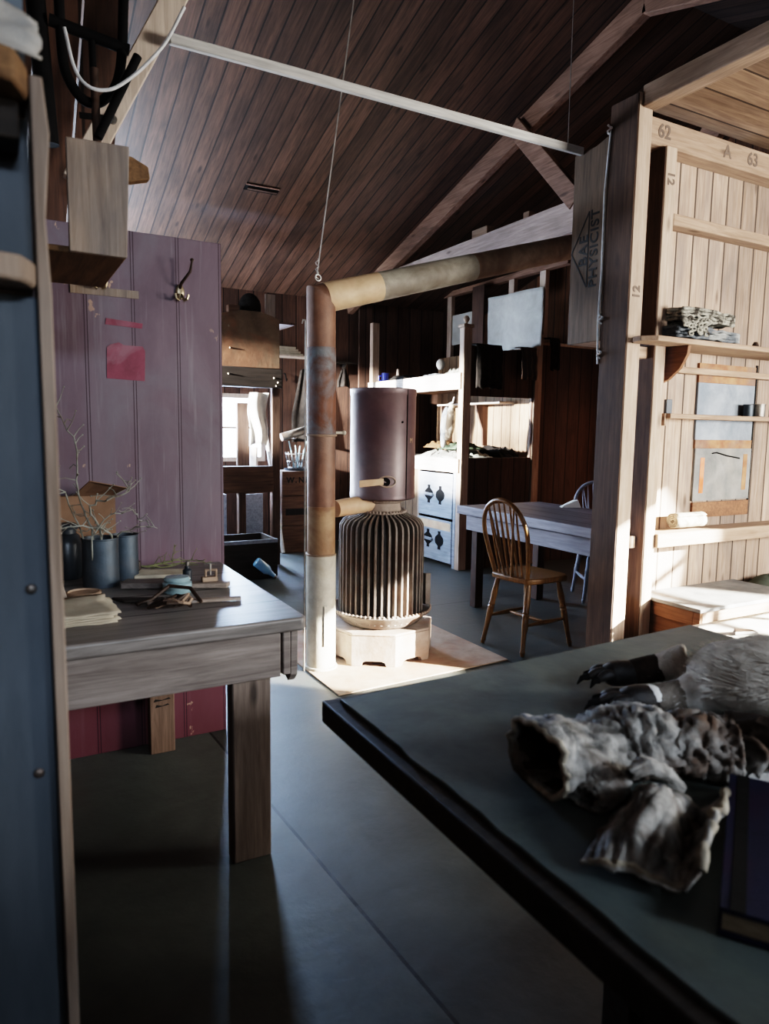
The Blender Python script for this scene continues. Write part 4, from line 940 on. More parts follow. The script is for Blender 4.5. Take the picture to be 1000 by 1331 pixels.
for i in range(4):
    tag(mesh('paper_sheaf', MB().box(2.78+.01*i, 3.12-.03*i, 7.64, 7.78, 2.187+.024*i, 2.209+.024*i), M['paper'], bevel=.004),
        ('bottom', 'second', 'third', 'topmost')[i]+' sheaf of the paper stack on the narrow back-wall shelf', 'papers', 'papers on the back-wall shelf')
def hung_coat(nm, lb, x, y, zt, zb, w, mat):
    def fn(u, v):
        a = (u-.5)*2; wd = w*(.35+.65*min(1, v*1.6))
        return (x+a*wd/2, y-.05*math.cos(a*PI/2)*(.4+v*.6)-.012*math.sin(u*17+v), zt-(zt-zb)*v-.02*abs(a))
    return tag(mesh(nm, MB().grid(fn, 20, 12), M[mat], solid=.008), lb, 'coat')
hung_coat('hanging_coat', 'dark coat hanging on the back wall, half behind the stove pipe', 3.20, 7.76, 2.06, 1.22, .36, 'wool_dark')
hk = thing('wall_hook', 'small iron hook on the back wall under the paper shelf', 'hook', (2.95, 7.79, 1.95))
mesh('stem', MB().tube([(2.95, 7.798, 1.99), (2.95, 7.77, 1.98), (2.955, 7.76, 1.93), (2.965, 7.77, 1.91), (2.975, 7.78, 1.93)], .008, 8), M['black'], hk)
rk = thing('rack_shelf', 'short dark rack board on the back wall above the sunlit white post', 'rack', (3.75, 7.7, 2.1))
mesh('board', MB().box(3.5, 3.86, 7.66, 7.798, 2.135, 2.155), M['under'], rk)
mesh('bracket', MB().prism([(7.797, 2.134), (7.68, 2.134), (7.797, 2.0)], 'X', 3.68, 3.70), M['under'], rk)
hung_coat('hanging_bag', 'small dark bag hanging from the rack board beside the stove pipe', 3.66, 7.7, 2.08, 1.87, .17, 'wool_dark')
tag(mesh('sunlit_white_post', MB().box(3.725, 3.79, 7.56, 7.62, 0, 1.83), M['white_beam'], bevel=.004), 'upright post with painted-in sunlight, glimpsed between the pipe and the stove drum', 'post')  # white timber stands in for sunlight on this post
tag(mesh('divider_board', MB().box(3.83, 4.0, 7.63, 7.66, 0, 2.9), M['wall'], bevel=.003), 'tall plain brown board at the head of the bunk', 'board')
# stacked crates
cr = {}
for i, (z0, z1, lb) in enumerate(((0.001, .30, 'bottom crate of the stack behind the stove pipe'), (.303, .63, 'middle crate of the stack behind the stove pipe, dark stencil on its side'), (.633, .90, 'topmost crate of the stack behind the stove pipe, lettered W. NE'))):
    c_ = thing('provision_crate', 'brown wooden '+lb, 'crate', (2.92, 7.3, z0), group='provision crates behind the stove pipe'); cr[i] = c_
    x0, x1, y0, y1 = 2.68, 3.3, 7.16, 7.55
    mesh('end_board', MB().box(x0, x0+.018, y0+.0165, y1-.0165, z0, z1), M['crate'], c_, bevel=.002); mesh('end_board', MB().box(x1-.018, x1, y0+.0165, y1-.0165, z0, z1), M['crate'], c_, bevel=.002)
    mesh('front_board', MB().box(x0, x1, y0, y0+.016, z0+.002, z1-.004), M['crate'], c_, bevel=.002); mesh('back_board', MB().box(x0, x1, y1-.016, y1, z0+.002, z1-.004), M['crate'], c_, bevel=.002)
    mesh('lid_board', MB().box(x0+.0185, x1-.0185, y0+.0165, y1-.0165, z1-.018, z1-.004), M['crate'], c_)
text('lettering', 'W.', M['ink'], cr[2], (2.79, 7.158, .80), .085, (1, 0, 0), (0, 0, 1), .0008, .003, 1.3)
text('lettering', 'NE', M['ink'], cr[2], (2.93, 7.158, .80), .085, (1, 0, 0), (0, 0, 1), .0008, .003, 1.3)
mesh('stencil_band', MB().box(2.72, 3.02, 7.157, 7.1598, .42, .49), M['ink'], cr[1])
bk = thing('wire_basket', 'pale basket of rods and glassware standing on the crates', 'basket', (2.9, 7.3, .9))
mesh('tray', MB().lathe((2.93, 7.34, .901), ring_profile(.15, .02, .006), 28), M['darkjar'], bk)
bw = MB()
for k in range(18):
    a = 2*PI*k/18; bw.tube([(2.93+.10*math.cos(a), 7.34+.10*math.sin(a), .905), (2.93+.135*math.cos(a), 7.34+.135*math.sin(a), 1.10)], .004, 6)
for z, r in ((.93, .105), (1.0, .118), (1.08, .132)): bw.tube([(2.93+r*math.cos(2*PI*k/24), 7.34+r*math.sin(2*PI*k/24), z) for k in range(24)], .004, 6, closed=True)
mesh('wire_frame', bw, M['steel'], bk)
for k in range(6):
    a = k*1.05; mesh('rod', MB().tube([(2.93+.04*math.cos(a), 7.34+.04*math.sin(a), .925), (2.93+.1*math.cos(a+.4), 7.34+.1*math.sin(a+.4), 1.12+.05*(k % 3))], .007, 8), M['jarglass'], bk)
pk = thing('rolled_tube', 'grey rolled tube jutting from the wall above the crates', 'tube', (2.9, 7.4, 1.3))
mesh('tube', MB().tube([(2.78, 7.45, 1.26), (3.11, 7.45, 1.355)], .045, 20), M['steel'], pk)
mesh('wall_peg', MB().tube([(2.95, 7.45, 1.26), (2.95, 7.799, 1.26)], .015, 8), M['stick'], pk)
tag(mesh('leaning_staff', MB().tube([(2.65, 7.05, .03), (2.62, 7.5, 1.30)], .02, 10), M['white_rod']), 'pale staff leaning beside the crates with the basket', 'staff')

# ------------------------------------------------------------------ pale boarded partition on the right
WY = 2.75
struct('wall_partition', MB().box(3.136, 5.4, WY, WY+.022, 0, 2.83), M['pale'], 'pale boarded partition with shelves on the right')
hp = thing('partition_frame', 'tall double corner post and numbered top beam of the pale partition', 'post', (2.95, 2.7, 0))
mesh('front_post', MB().box(2.845, 2.94, 2.62, 2.80, 0, 3.025), M['pale_z'], hp, bevel=.004)
mesh('shaded_side_face', MB().box(2.838, 2.8445, 2.624, 2.80, 0, 3.02), M['brown_z'], hp, bevel=.002)  # thin dark board paints the shade on the post's left side
mesh('second_post', MB().box(3.056, 3.135, 2.62, 2.735, 0, 2.815), M['pale_z'], hp, bevel=.004)
mesh('second_shaded_face', MB().box(3.049, 3.0555, 2.624, 2.73, 0, 2.81), M['brown_z'], hp, bevel=.002)  # same painted shade for the side of the second post
tb = mesh('top_beam', MB().box(2.941, 5.4, 2.645, 2.749, 2.8155, 2.945), M['pale_x'], hp, bevel=.004)
mesh('orange_lit_infill', MB().box(2.941, 3.048, 2.735, 2.749, 0, .47), M['seatwood'], hp, bevel=.002)  # added orange board, stands in for orange light on the post foot
mesh('rail_stub', MB().box(2.9405, 3.03, 2.66, 2.734, .735, .80), M['pale_x'], hp, bevel=.003)
mesh('cross_block', MB().box(2.941, 3.048, 2.66, 2.734, 1.75, 1.81), M['pale_x'], hp, bevel=.003)
for s_, x in (('62', 3.06), ('A', 3.56), ('63', 3.78)):
    text('stencil_number', s_, M['ink_soft'], hp, (x, 2.6435, 2.885), .095, (1, 0, 0), (0, 0, 1), .0006, .002)
text('stencil_number', '12', M['ink_soft'], hp, (3.096, 2.6185, 2.66), .07, (0, 0, -1), (1, 0, 0), .0006, .002)
text('stencil_number', '12', M['ink_soft'], hp, (2.892, 2.6185, 2.07), .07, (0, 0, 1), (-1, 0, 0), .0006, .002)
cn = thing('canopy', 'boarded canopy on a projecting beam above the pale partition', 'canopy', (4, 1.8, 2.95))
mesh('front_beam', MB().box(2.862, 2.955, .6, 2.6195, 2.955, 3.055), M['pale_y'], cn, bevel=.005)
mesh('soffit_boards', MB().box(2.9555, 5.4, .6, 2.70, 3.0, 3.022), wood('canopy_boards', '8f7865', '655041', 'X', '43352b', .5, ('Y', .2), .8, .5, .3, seed=91), cn)
st = thing('white_string', 'frayed white string tied down the dark edge of the post', 'string', (2.83, 2.81, 1.7))
mesh('cord', MB().tube([(2.832, 2.79, 2.9), (2.830, 2.812, 2.6), (2.832, 2.808, 2.2), (2.829, 2.815, 1.95), (2.832, 2.806, 1.72)], .005, 7), M['whitewire'], st)
for z in (2.88, 1.93, 1.75): mesh('knot', MB().tube([(2.83+.012*math.cos(k*1.4), 2.795+.012*math.sin(k*1.4), z+.008*k) for k in range(7)], .005, 6), M['whitewire'], st)

tag(mesh('top_rail', MB().box(3.19, 5.2, 2.665, 2.7495, 2.455, 2.515), M['pale_x'], bevel=.004), 'highest narrow shelf rail on the pale partition', 'shelf')
sh = thing('bracket_shelf', 'bracketed shelf with chamfered end carrying folded clothes on the partition', 'shelf', (4, 2.6, 1.82))
mesh('board', MB().prism([(2.885, 2.6195), (2.845, 2.585), (2.845, 2.535), (2.905, 2.475), (5.2, 2.475), (5.2, 2.7495), (3.1365, 2.7495), (3.1365, 2.6195)], 'Z', 1.815, 1.842), M['pale_x'], sh, bevel=.004)
for x in (3.165, 4.75):
    mesh('bracket', MB().prism([(2.7495, 1.8145), (2.505, 1.8145), (2.51, 1.77), (2.55, 1.70), (2.62, 1.645), (2.7, 1.615), (2.7495, 1.61)], 'X', x, x+.022), M['seatwood'], sh, bevel=.002)
mesh('under_rail', MB().box(3.19, 5.2, 2.70, 2.7345, 1.695, 1.73), M['pale_x'], sh, bevel=.003)
ms = thing('narrow_shelf', 'narrow middle shelf across the patched panel of the partition', 'shelf', (4, 2.69, 1.44))
mesh('board', MB().box(3.22, 5.2, 2.635, 2.7335, 1.44, 1.466), M['pale_x'], ms, bevel=.003)
mesh('cleat', MB().box(3.205, 3.2195, 2.66, 2.7495, 1.40, 1.467), M['pale_x'], ms, bevel=.002)
tag(mesh('low_rail', MB().box(3.1365, 5.2, 2.60, 2.7495, .735, .812), M['pale_x'], bevel=.005), 'wide low ledge along the partition with the rolled cloth on it', 'shelf')
hp2 = thing('patched_hatch', 'patched hatch panel of zinc sheet and rusty strips in the pale partition', 'panel', (3.83, 2.74, .86))
def pl(nm, x0, x1, z0, z1, mat, y=2.735, **k): return mesh(nm, MB().box(x0, x1, y, 2.7495, z0, z1), mat, hp2, **k)
pl('rusty_strip', 3.565, 4.085, 1.70, 1.765, M['rustband']); pl('rusty_strip', 3.565, 4.085, 1.655, 1.699, M['rustband'])
pl('zinc_sheet', 3.565, 4.085, 1.325, 1.654, M['zinc']); pl('rusty_strip', 3.57, 4.09, 1.275, 1.324, M['rustband'])
pl('lower_board', 3.575, 4.095, .965, 1.274, M['dust']); pl('bottom_board', 3.58, 4.10, .865, .955, M['seatwood'])
pl('gap_shade', 4.101, 4.118, .865, 1.78, M['black'], 2.745)  # black strip painted for the shade in the gap
pl('orange_strip', 3.625, 3.66, 1.01, 1.22, M['orange'], 2.7335); pl('rusty_strip', 4.02, 4.06, 1.02, 1.24, M['rustband'], 2.7335)
mesh('bent_wire', MB().tube([(3.72, 2.728, 1.245), (3.76, 2.73, 1.25), (3.86, 2.731, 1.23), (3.98, 2.731, 1.215)], .004, 6), M['black'], hp2)

def folded(x0, x1, y0, y1, z, h, seed):
    """folded cloth: stacked wavering layers rolled over at the left end"""
    m = MB(); n = 4
    for k in range(n):
        zz = z+.004+h*k/n
        def fn(u, v, zz=zz, k=k):
            prof = math.sin(min(1, u*1.15+.12)*PI)**.5
            return (x0+u*(x1-x0)+.03*nz(v*4, k, seed), y0+v*(y1-y0)+.02*nz(u*4, k, seed+2), zz+h*.22*prof*(k+1)/n+.012*nz(u*9, v*6, seed+k))
        m.grid(fn, 24, 10)
    return m
tag(mesh('folded_jersey', folded(3.10, 3.60, 2.52, 2.72, 1.858, .05, 2), M['wool_grey'], solid=.014), 'blue-grey folded jersey under the speckled one on the bracketed shelf', 'jersey')
tag(mesh('folded_jersey', folded(3.12, 3.55, 2.52, 2.72, 1.945, .06, 5), M['wool_pale'], solid=.014), 'pale speckled folded jersey on top of the blue-grey one', 'jersey')
lp = MB(); rg = random.Random(3)
for k in range(26):
    x = 3.10+rg.uniform(0, .2); z = 1.87+rg.uniform(0, .075); y = 2.484+rg.uniform(0, .008); lp.tube([(x+.016*math.cos(t), y, z+.010*math.sin(t)) for t in [2*PI*q/10 for q in range(10)]], .006, 6, closed=True)
tag(mesh('knitted_scarf', lp, M['wool_pale']), 'looped knitted scarf end in front of the folded jerseys', 'scarf')
rl = thing('rolled_cloth', 'cream cloth rolled up on the low ledge of the partition', 'cloth', (3.45, 2.67, .813))
sp = []
for k in range(60):
    a = k*.36; r_ = .012+.0011*k*.62; sp.append((r_*math.cos(a)*1.15, r_*math.sin(a)*.85))
def roll(u, v):
    i = u*59; k = min(58, int(i)); f = i-k; a = (sp[k][0]*(1-f)+sp[k+1][0]*f, sp[k][1]*(1-f)+sp[k+1][1]*f)
    return (3.33+v*.25+a[0]*.35, 2.668+a[0], .866+a[1])
mesh('roll', MB().grid(roll, 110, 6), M['sock'], rl, solid=.0045)
tag(mesh('blue_block', MB().box(3.24, 3.285, 2.68, 2.7, 1.468, 1.545), M['blue'], bevel=.002), 'small blue card standing at the left end of the middle shelf', 'card')
tc = thing('metal_tin', 'small pale metal tin on the middle shelf at the right edge', 'tin', (4.04, 2.68, 1.467))
mesh('tin_body', MB().lathe((4.05, 2.68, 1.468), ring_profile(.04, .075, .003, .002), 24), M['steel'], tc)
tag(mesh('dark_tin', MB().lathe((3.97, 2.69, 1.468), ring_profile(.028, .07, .003, .002), 20), M['canmetal']), 'small dark tin left of the pale metal tin', 'tin')
tag(mesh('cork_stopper', MB().lathe((3.86, 2.6, 1.843), [(.0005, 0), (.022, 0), (.018, .03), (.01, .045), (.0005, .047)], 14), M['leather']), 'tiny dark stopper on the bracketed shelf right of the clothes', 'stopper')

se = thing('box_seat', 'low box seat with dusty top below the low ledge of the partition', 'seat', (3.6, 2.55, 0))
mesh('seat_top', MB().box(3.14, 4.02, 2.31, 2.745, .437, .458), M['dust'], se, bevel=.004)
mesh('side_frame', MB().box(3.15, 3.17, 2.32, 2.36, 0, .4365), M['seatwood'], se, bevel=.002)
mesh('side_frame', MB().box(3.15, 3.17, 2.70, 2.74, 0, .4365), M['seatwood'], se, bevel=.002)
mesh('side_frame', MB().box(3.15, 3.17, 2.3605, 2.6995, .36, .4365), M['seatwood'], se, bevel=.002)
mesh('side_panel', MB().box(3.162, 3.172, 2.3605, 2.6995, 0, .3595), M['seatwood'], se)
mesh('front_post', MB().box(3.171, 3.21, 2.318, 2.345, 0, .4365), M['pale_z'], se, bevel=.003)
mesh('front_rail', MB().box(3.2105, 4.0, 2.33, 2.35, .33, .4365), M['pale_x'], se, bevel=.003)
mesh('side_panel', MB().box(3.99, 4.01, 2.36, 2.74, 0, .4365), M['seatwood'], se)
tag(mesh('seat_cushion', MB().ball((4.22, 2.6, .41), .2, 22, (1, .65, .45)), M['cushion']), 'flat dark green cushion at the right end of the box seat', 'cushion')
lb_ = thing('low_bench', 'low bench covered in sunlit white cloth beside the box seat', 'bench', (3.7, 1.9, 0))
mesh('cloth_top', MB().grid(lambda u, v: (2.92+u*1.9, 1.45+v*.80, .40+.006*nz(u*6, v*6)), 20, 14), M['blanket'], lb_, solid=.02)
mesh('bench_frame', MB().box(2.94, 4.8, 1.47, 2.23, .30, .388), M['pale_x'], lb_, bevel=.004)
for x in (2.96, 4.7):
    for y in (1.5, 2.14): mesh('leg', MB().box(x, x+.07, y, y+.07, 0, .2995), M['pale_z'], lb_)
tag(mesh('wood_chip', MB().hexa([(3.02, 2.03, .414), (3.16, 2.0, .414), (3.17, 2.04, .414), (3.04, 2.06, .414)], [(3.03, 2.035, .43), (3.15, 2.01, .424), (3.16, 2.035, .424), (3.05, 2.055, .44)]), M['leather'], bevel=.002), 'small dark chip lying on the white bench cloth', 'chip')

# stencilled case beside the post
bc = thing('stencilled_case', 'tall wooden case stencilled BAE PHYSICIST hung beside the post', 'case', (2.98, 2.93, 1.845))
cx0, cx1, cy0, cy1, cz0 = 2.842, 3.12, 2.806, 3.055, 1.845
mesh('front_board', MB().prism([(cy0, cz0), (cy1-.004, cz0), (cy1, 2.855), (2.90, 2.86), (cy0, 2.885)], 'X', cx0, cx0+.018), M['bae'], bc, bevel=.003)
mesh('side_board', MB().box(cx0+.0185, cx1, cy1-.016, cy1, cz0, 2.85), M['bae'], bc, bevel=.002)
mesh('side_board', MB().box(cx0+.0185, cx1, cy0, cy0+.016, cz0, 2.85), M['bae'], bc)
mesh('bottom_board', MB().box(cx0+.0185, cx1, cy0+.0165, cy1-.0165, cz0, cz0+.016), M['pale_x'], bc)
mesh('back_board', MB().box(cx1-.016, cx1, cy0+.0165, cy1-.0165, cz0+.0165, 2.83), M['bae'], bc)
xx = cx0-.0012
text('stencil_letters', 'BAE', M['ink'], bc, (xx, 2.957, 2.335), .088, (0, 0, 1), (0, 1, 0), .0006, .0015, 1.15)
text('stencil_letters', 'PHYSICIST', M['ink'], bc, (xx, 2.879, 2.335), .082, (0, 0, 1), (0, 1, 0), .0006, .0015, 1.1)
tri = MB()
a_, b_, c_ = Vector((xx, 2.925, 2.14)), Vector((xx, 2.925, 2.535)), Vector((xx, 3.048, 2.335))
for p, q in ((a_, b_), (b_, c_), (c_, a_)): tri.beam(p, q, .007, .0012, (1, 0, 0))
mesh('stencil_outline', tri, M['ink'], bc)
mesh('hanger', MB().tube([(2.90, 2.84, 1.848), (2.905, 2.83, 1.83), (2.915, 2.84, 1.81), (2.92, 2.87, 1.83)], .004, 6), M['wire'], bc)

# ------------------------------------------------------------------ near table and the things on it
TZ = .78
ft = thing('near_table', 'large table with dark slate-green lino top filling the near right', 'table', (1.2, .5, 0))
rg = random.Random(5)
edge = [(.618+.004*rg.uniform(-1, 1)-.012*(1.306-y)/1.3, y) for y in [1.306-.05*k for k in range(39)]]
top = [(1.82, 1.372), (1.80, -.62)]+edge[::-1]
mesh('lino_top', MB().prism(top[::-1], 'Z', TZ-.007, TZ), M['lino'], ft, bevel=.002)
mesh('under_board', MB().prism([(.588, 1.335), (1.80, 1.355), (1.79, -.6), (.572, -.6)], 'Z', TZ-.055, TZ-.0075), M['under'], ft, bevel=.004)
mesh('apron', MB().box(.70, .73, -.5, 1.25, TZ-.15, TZ-.0555), M['under'], ft)
mesh('apron', MB().box(.7305, 1.7, 1.22, 1.25, TZ-.15, TZ-.0555), M['under'], ft)
mesh('side_board', MB().box(1.705, 1.725, -.55, 1.219, .04, TZ-.0555), M['under'], ft)  # added unseen board, blocks window light under the table
for x, y in ((1.16, .96), (1.62, 1.1), (1.16, -.4), (1.62, -.4)): mesh('leg', MB().box(x, x+.08, y, y+.08, 0, TZ-.0555), M['under'], ft, bevel=.004)

# emperor penguin lying on the table
pg = thing('penguin', 'dead grey-white penguin lying on the near table with dark clawed feet toward the stove', 'penguin', (1.45, .85, TZ))
A = Vector((1.25, .945, TZ)); ax = Vector((.62, -.785, 0)).normalized(); sd = Vector((.785, .62, 0)).normalized()
secs = [(.0, .03, .025, .04), (.012, .07, .045, .05), (.04, .10, .062, .062), (.09, .122, .074, .072), (.18, .138, .082, .08), (.30, .148, .086, .084), (.45, .148, .086, .084), (.60, .13, .078, .078), (.70, .095, .066, .07), (.78, .065, .056, .062), (.86, .06, .054, .058), (.92, .035, .038, .048), (.945, .01, .012, .042)]
bm_ = bmesh.new(); rings = []; N = 40
for t, w, h, zc in secs:
    ring = []
    for k in range(N):
        an = 2*PI*k/N; p = A+ax*t+sd*(w*math.cos(an))+Vector((0, 0, max(.004, zc+h*math.sin(an))))
        ring.append(bm_.verts.new(p))
    rings.append(ring)
for i in range(len(rings)-1):
    for k in range(N): bm_.faces.new((rings[i][k], rings[i][(k+1) % N], rings[i+1][(k+1) % N], rings[i+1][k]))
bm_.faces.new(rings[0][::-1]); bm_.faces.new(rings[-1])
me_ = bpy.data.meshes.new('tmp'); bm_.to_mesh(me_); bm_.free()
body = MB(); body.v = [tuple(v.co) for v in me_.vertices]; body.f = [tuple(p.vertices) for p in me_.polygons]
# short thighs, joined into the body by remeshing
L1 = [Vector((1.325, 1.0, TZ+.05)), Vector((1.30, 1.025, TZ+.046)), Vector((1.265, 1.045, TZ+.04)), Vector((1.225, 1.062, TZ+.034))]
L2 = [Vector((1.245, .895, TZ+.045)), Vector((1.215, .905, TZ+.04)), Vector((1.185, .92, TZ+.034)), Vector((1.155, .936, TZ+.03))]
body.tube(L1[:3], [.055, .04, .026], 16); body.tube(L2[:3], [.05, .04, .026], 16)
body.ball(tuple(L1[2]), .026, 12); body.ball(tuple(L2[2]), .026, 12)
bo = mesh('body', body, M['fur'], pg)
m = bo.modifiers.new('join', 'REMESH'); m.mode = 'VOXEL'; m.voxel_size = .008
m = bo.modifiers.new('soften', 'SMOOTH'); m.factor = .6; m.iterations = 6
tx = bpy.data.textures.new('feather_lumps', 'CLOUDS'); tx.noise_scale = .05
m = bo.modifiers.new('lumps', 'DISPLACE'); m.texture = tx; m.strength = .014; m.mid_level = .5
# flipper lying along the side
fl_ = MB()
def flip(u, v):
    t = .28+u*.36; w = .05*(math.sin(min(1, u*1.3+.12)*PI)**.6)+.004
    ang = -1.05+(v-.5)*2*w/.115
    i = 0
    while i < len(secs)-2 and secs[i+1][0] < t: i += 1
    f = (t-secs[i][0])/(secs[i+1][0]-secs[i][0]); W, H, Z = [secs[i][k]*(1-f)+secs[i+1][k]*f+.012 for k in (1, 2, 3)]
    an = PI/2+.95+(v-.5)*2*w/.13
    p = A+ax*t+sd*(W*math.cos(an))+Vector((0, 0, Z-.012+H*math.sin(an))); return tuple(p)
fl_.grid(flip, 18, 6); mesh('flipper', fl_, M['fur_warm'], pg, solid=.012)
# down tufts: many fine strands over the part of the body that faces the room
tu = MB(); rg = random.Random(11)
for k in range(5200):
    t = rg.uniform(.0, .62); an = rg.uniform(-.15, PI+.15)
    i = 0
    while i < len(secs)-2 and secs[i+1][0] < t: i += 1
    f = (t-secs[i][0])/(secs[i+1][0]-secs[i][0]); W, H, Z = [secs[i][q]*(1-f)+secs[i+1][q]*f for q in (1, 2, 3)]
    n_ = (sd*(math.cos(an)/W)+Vector((0, 0, math.sin(an)/H))).normalized()
    p = A+ax*t+sd*(W*math.cos(an))+Vector((0, 0, Z+H*math.sin(an)))
    if p.z < TZ+.012: continue
    c = nz(p.x*14, p.y*14, p.z*14)
    dr = (-ax*.9+n_*(.28+.2*rg.random())+sd*(c*.9)+Vector((0, 0, rg.uniform(-.25, .15)))).normalized(); L = rg.uniform(.014, .03)
    wv = dr.cross(n_).normalized()*.0011
    q = p-n_*.004
    tu.add([q-wv, q+wv, q+dr*L], [(0, 1, 2)])
for LL in (L1, L2):
    for k in range(260):
        s = rg.uniform(0, 2.9); i = int(s); f = s-i; c0 = LL[i].lerp(LL[i+1], f); r = .045-.009*s
        an = rg.uniform(0, 2*PI); n_ = Vector((.3*math.cos(an), math.cos(an)*.9, math.sin(an))).normalized(); p = c0+n_*r*.92
        if p.z < TZ+.01: continue
        dr = ((LL[3]-LL[0]).normalized()+n_*.3+Vector((rg.uniform(-.2, .2),)*3)).normalized(); wv = dr.cross(n_).normalized()*.0011
        tu.add([p-wv, p+wv, p+dr*rg.uniform(.012, .024)], [(0, 1, 2)])
tg = mesh('down', tu, M['fur'], pg, smooth=False); tg['kind'] = 'stuff'
for LL, tip, bend in ((L1, Vector((1.108, 1.112, TZ+.012)), .02), (L2, Vector((1.018, .998, TZ+.012)), .015)):
    mesh('shank', MB().tube([LL[1], LL[2], LL[3], LL[3].lerp(tip, .15)], [.034, .032, .028, .026], 14), M['shank'] if bend == .02 else M['shank_grey'], pg, sub=1)
    mesh('tuft', MB().ball(tuple(LL[3].lerp(tip, .12)+Vector((.004, -.004, .006))), .027, 12, (.7, 1, .9)), M['fur'], pg) if bend < .02 else None
    st_ = LL[-1]; d_ = (tip-st_); dn = Vector((d_.x, d_.y, 0)).normalized(); sv = Vector((-dn.y, dn.x, 0))
    fo = mesh('foot', MB().tube([st_-dn*.02, st_.lerp(tip, .12), st_.lerp(tip, .38)+Vector((0, 0, .006)), st_.lerp(tip, .55)], [.026, .029, .03, .02], 14), M['foot'], pg, sub=1)
    for q in (-1, 0, 1):
        b0 = st_.lerp(tip, .36)+sv*q*.016+Vector((0, 0, .004)); b2 = tip+sv*q*(.026)-dn*(.02*abs(q)); b1 = b0.lerp(b2, .5)+Vector((0, 0, .012))
        mesh('toe', MB().tube([b0, b0.lerp(b1, .6)+Vector((0, 0, .004)), b1, b1.lerp(b2, .45)], [.013, .0135, .012, .009], 10), M['foot'], fo, sub=1)
        mesh('claw', MB().tube([b1.lerp(b2, .38), b1.lerp(b2, .75)+Vector((0, 0, .005)), b2+Vector((0, 0, -.004))], [.0085, .006, .0012], 8), M['black'], fo)

pg.location.z += .009
# crumpled hide mittens
def hide_tube(cs, rs, seed, n=40, sub=5, wr=.010, flat=1.0, up=(0, 0, 1)):
    """open crumpled sleeve: centres CS with (across, high) radii RS, skin wrinkled lengthways"""
    m = MB(); K = len(cs); tot = (K-1)*sub; rings = []
    for i in range(tot+1):
        s = i/sub; k = min(K-2, int(s)); f = s-k; f = f*f*(3-2*f)
        c = Vector(cs[k]).lerp(Vector(cs[k+1]), f); ra = rs[k][0]*(1-f)+rs[k+1][0]*f; rb = rs[k][1]*(1-f)+rs[k+1][1]*f
        d = (Vector(cs[min(K-1, k+1)])-Vector(cs[k])).normalized()
        u = d.cross(Vector(up)).normalized(); w = u.cross(d).normalized(); ring = []
        for q in range(n):
            an = 2*PI*q/n; wv = nz(math.cos(an)*1.6+seed, math.sin(an)*1.6, s*.9)*.22+nz(math.cos(an)*5, math.sin(an)*5+seed, s*1.5)*.10
            cr = wr*(1-abs(nz(math.cos(an)*2.2, s*3.2+seed, math.sin(an)*2.2))*2.2)
            p = c+u*(ra*(1+wv)*math.cos(an))+w*(rb*(1+wv)*math.sin(an))+(u*math.cos(an)+w*math.sin(an))*cr
            p.z = max(p.z, TZ+.006); ring.append(p)
        rings.append(ring)
    vs = [p for r in rings for p in r]; m.rings = rings
    return m.add(vs, [(i*n+q, i*n+(q+1) % n, (i+1)*n+(q+1) % n, (i+1)*n+q) for i in range(tot) for q in range(n)])
mi = thing('hide_mitten', 'crumpled stiff hide mitten with gaping cuff facing the workbench, behind the other', 'mitten', (.88, .85, TZ))
cf = hide_tube([(.748, .845, TZ+.05), (.785, .84, TZ+.047), (.83, .835, TZ+.044), (.885, .83, TZ+.04)], [(.078, .05), (.077, .047), (.07, .042), (.062, .036)], 1.5, n=56, sub=9, wr=.006)
mesh('cuff', cf, M['hide'], mi, solid=.006, angle=180)
mesh('cuff_lining', hide_tube([(.756, .844, TZ+.048), (.80, .838, TZ+.045), (.85, .833, TZ+.04), (.865, .832, TZ+.04)], [(.068, .04), (.062, .036), (.045, .026), (.008, .006)], 1.5, wr=.004), M['hide_dark'], mi, angle=180)
mesh('hand', hide_tube([(.872, .83, TZ+.04), (.915, .83, TZ+.045), (.955, .815, TZ+.052), (.995, .79, TZ+.04), (1.03, .765, TZ+.044), (1.06, .74, TZ+.034), (1.08, .72, TZ+.036)], [(.06, .036), (.073, .042), (.068, .046), (.068, .033), (.062, .04), (.056, .03), (.052, .036)], 6.2, n=80, sub=10, wr=.014), M['hide'], mi, solid=.006, angle=180)
mesh('thumb', hide_tube([(.835, .785, TZ+.034), (.805, .765, TZ+.03), (.778, .752, TZ+.026), (.76, .748, TZ+.024)], [(.04, .022), (.042, .024), (.036, .02), (.02, .012)], 3.1, n=40, sub=8, wr=.010), M['hide'], mi, solid=.006, angle=180)
mesh('rim', MB().tube([tuple(p) for p in cf.rings[0]], .0055, 8, closed=True), M['sock'], mi)
for q, (a, b, c, r) in enumerate((((.85, .795, TZ+.058), (.90, .78, TZ+.064), (.96, .765, TZ+.05), .010), ((.88, .85, TZ+.075), (.92, .825, TZ+.082), (.95, .785, TZ+.072), .009), ((.975, .835, TZ+.078), (1.0, .80, TZ+.08), (1.012, .755, TZ+.06), .009), ((.825, .815, TZ+.076), (.855, .80, TZ+.074), (.872, .765, TZ+.042), .008))):
    mesh('fold', hide_tube([a, Vector(a).lerp(Vector(b), .5), b, c], [(r*.5, r*.5), (r*1.3, r), (r*1.4, r), (r*.5, r*.5)], 9.4+q, n=18, sub=6, wr=.004), M['hide'], mi, angle=180)
mesh('end_flap', MB().grid(lambda u, v: (1.072+.025*math.sin(v*PI)+.010*nz(u*4, v*4), .78-.105*u, TZ+.012+v*(.075-.02*u)+.006*math.sin(u*9)), 14, 10), M['hide'], mi, solid=.008, angle=180)
m2 = thing('hide_mitten', 'flattened hide mitten with pleated end and pale rolled rim, nearest the book', 'mitten', (.78, .64, TZ))
P00, P10, P11, P01 = Vector((.645, .637, 0)), Vector((.722, .512, 0)), Vector((.925, .626, 0)), Vector((.825, .722, 0))
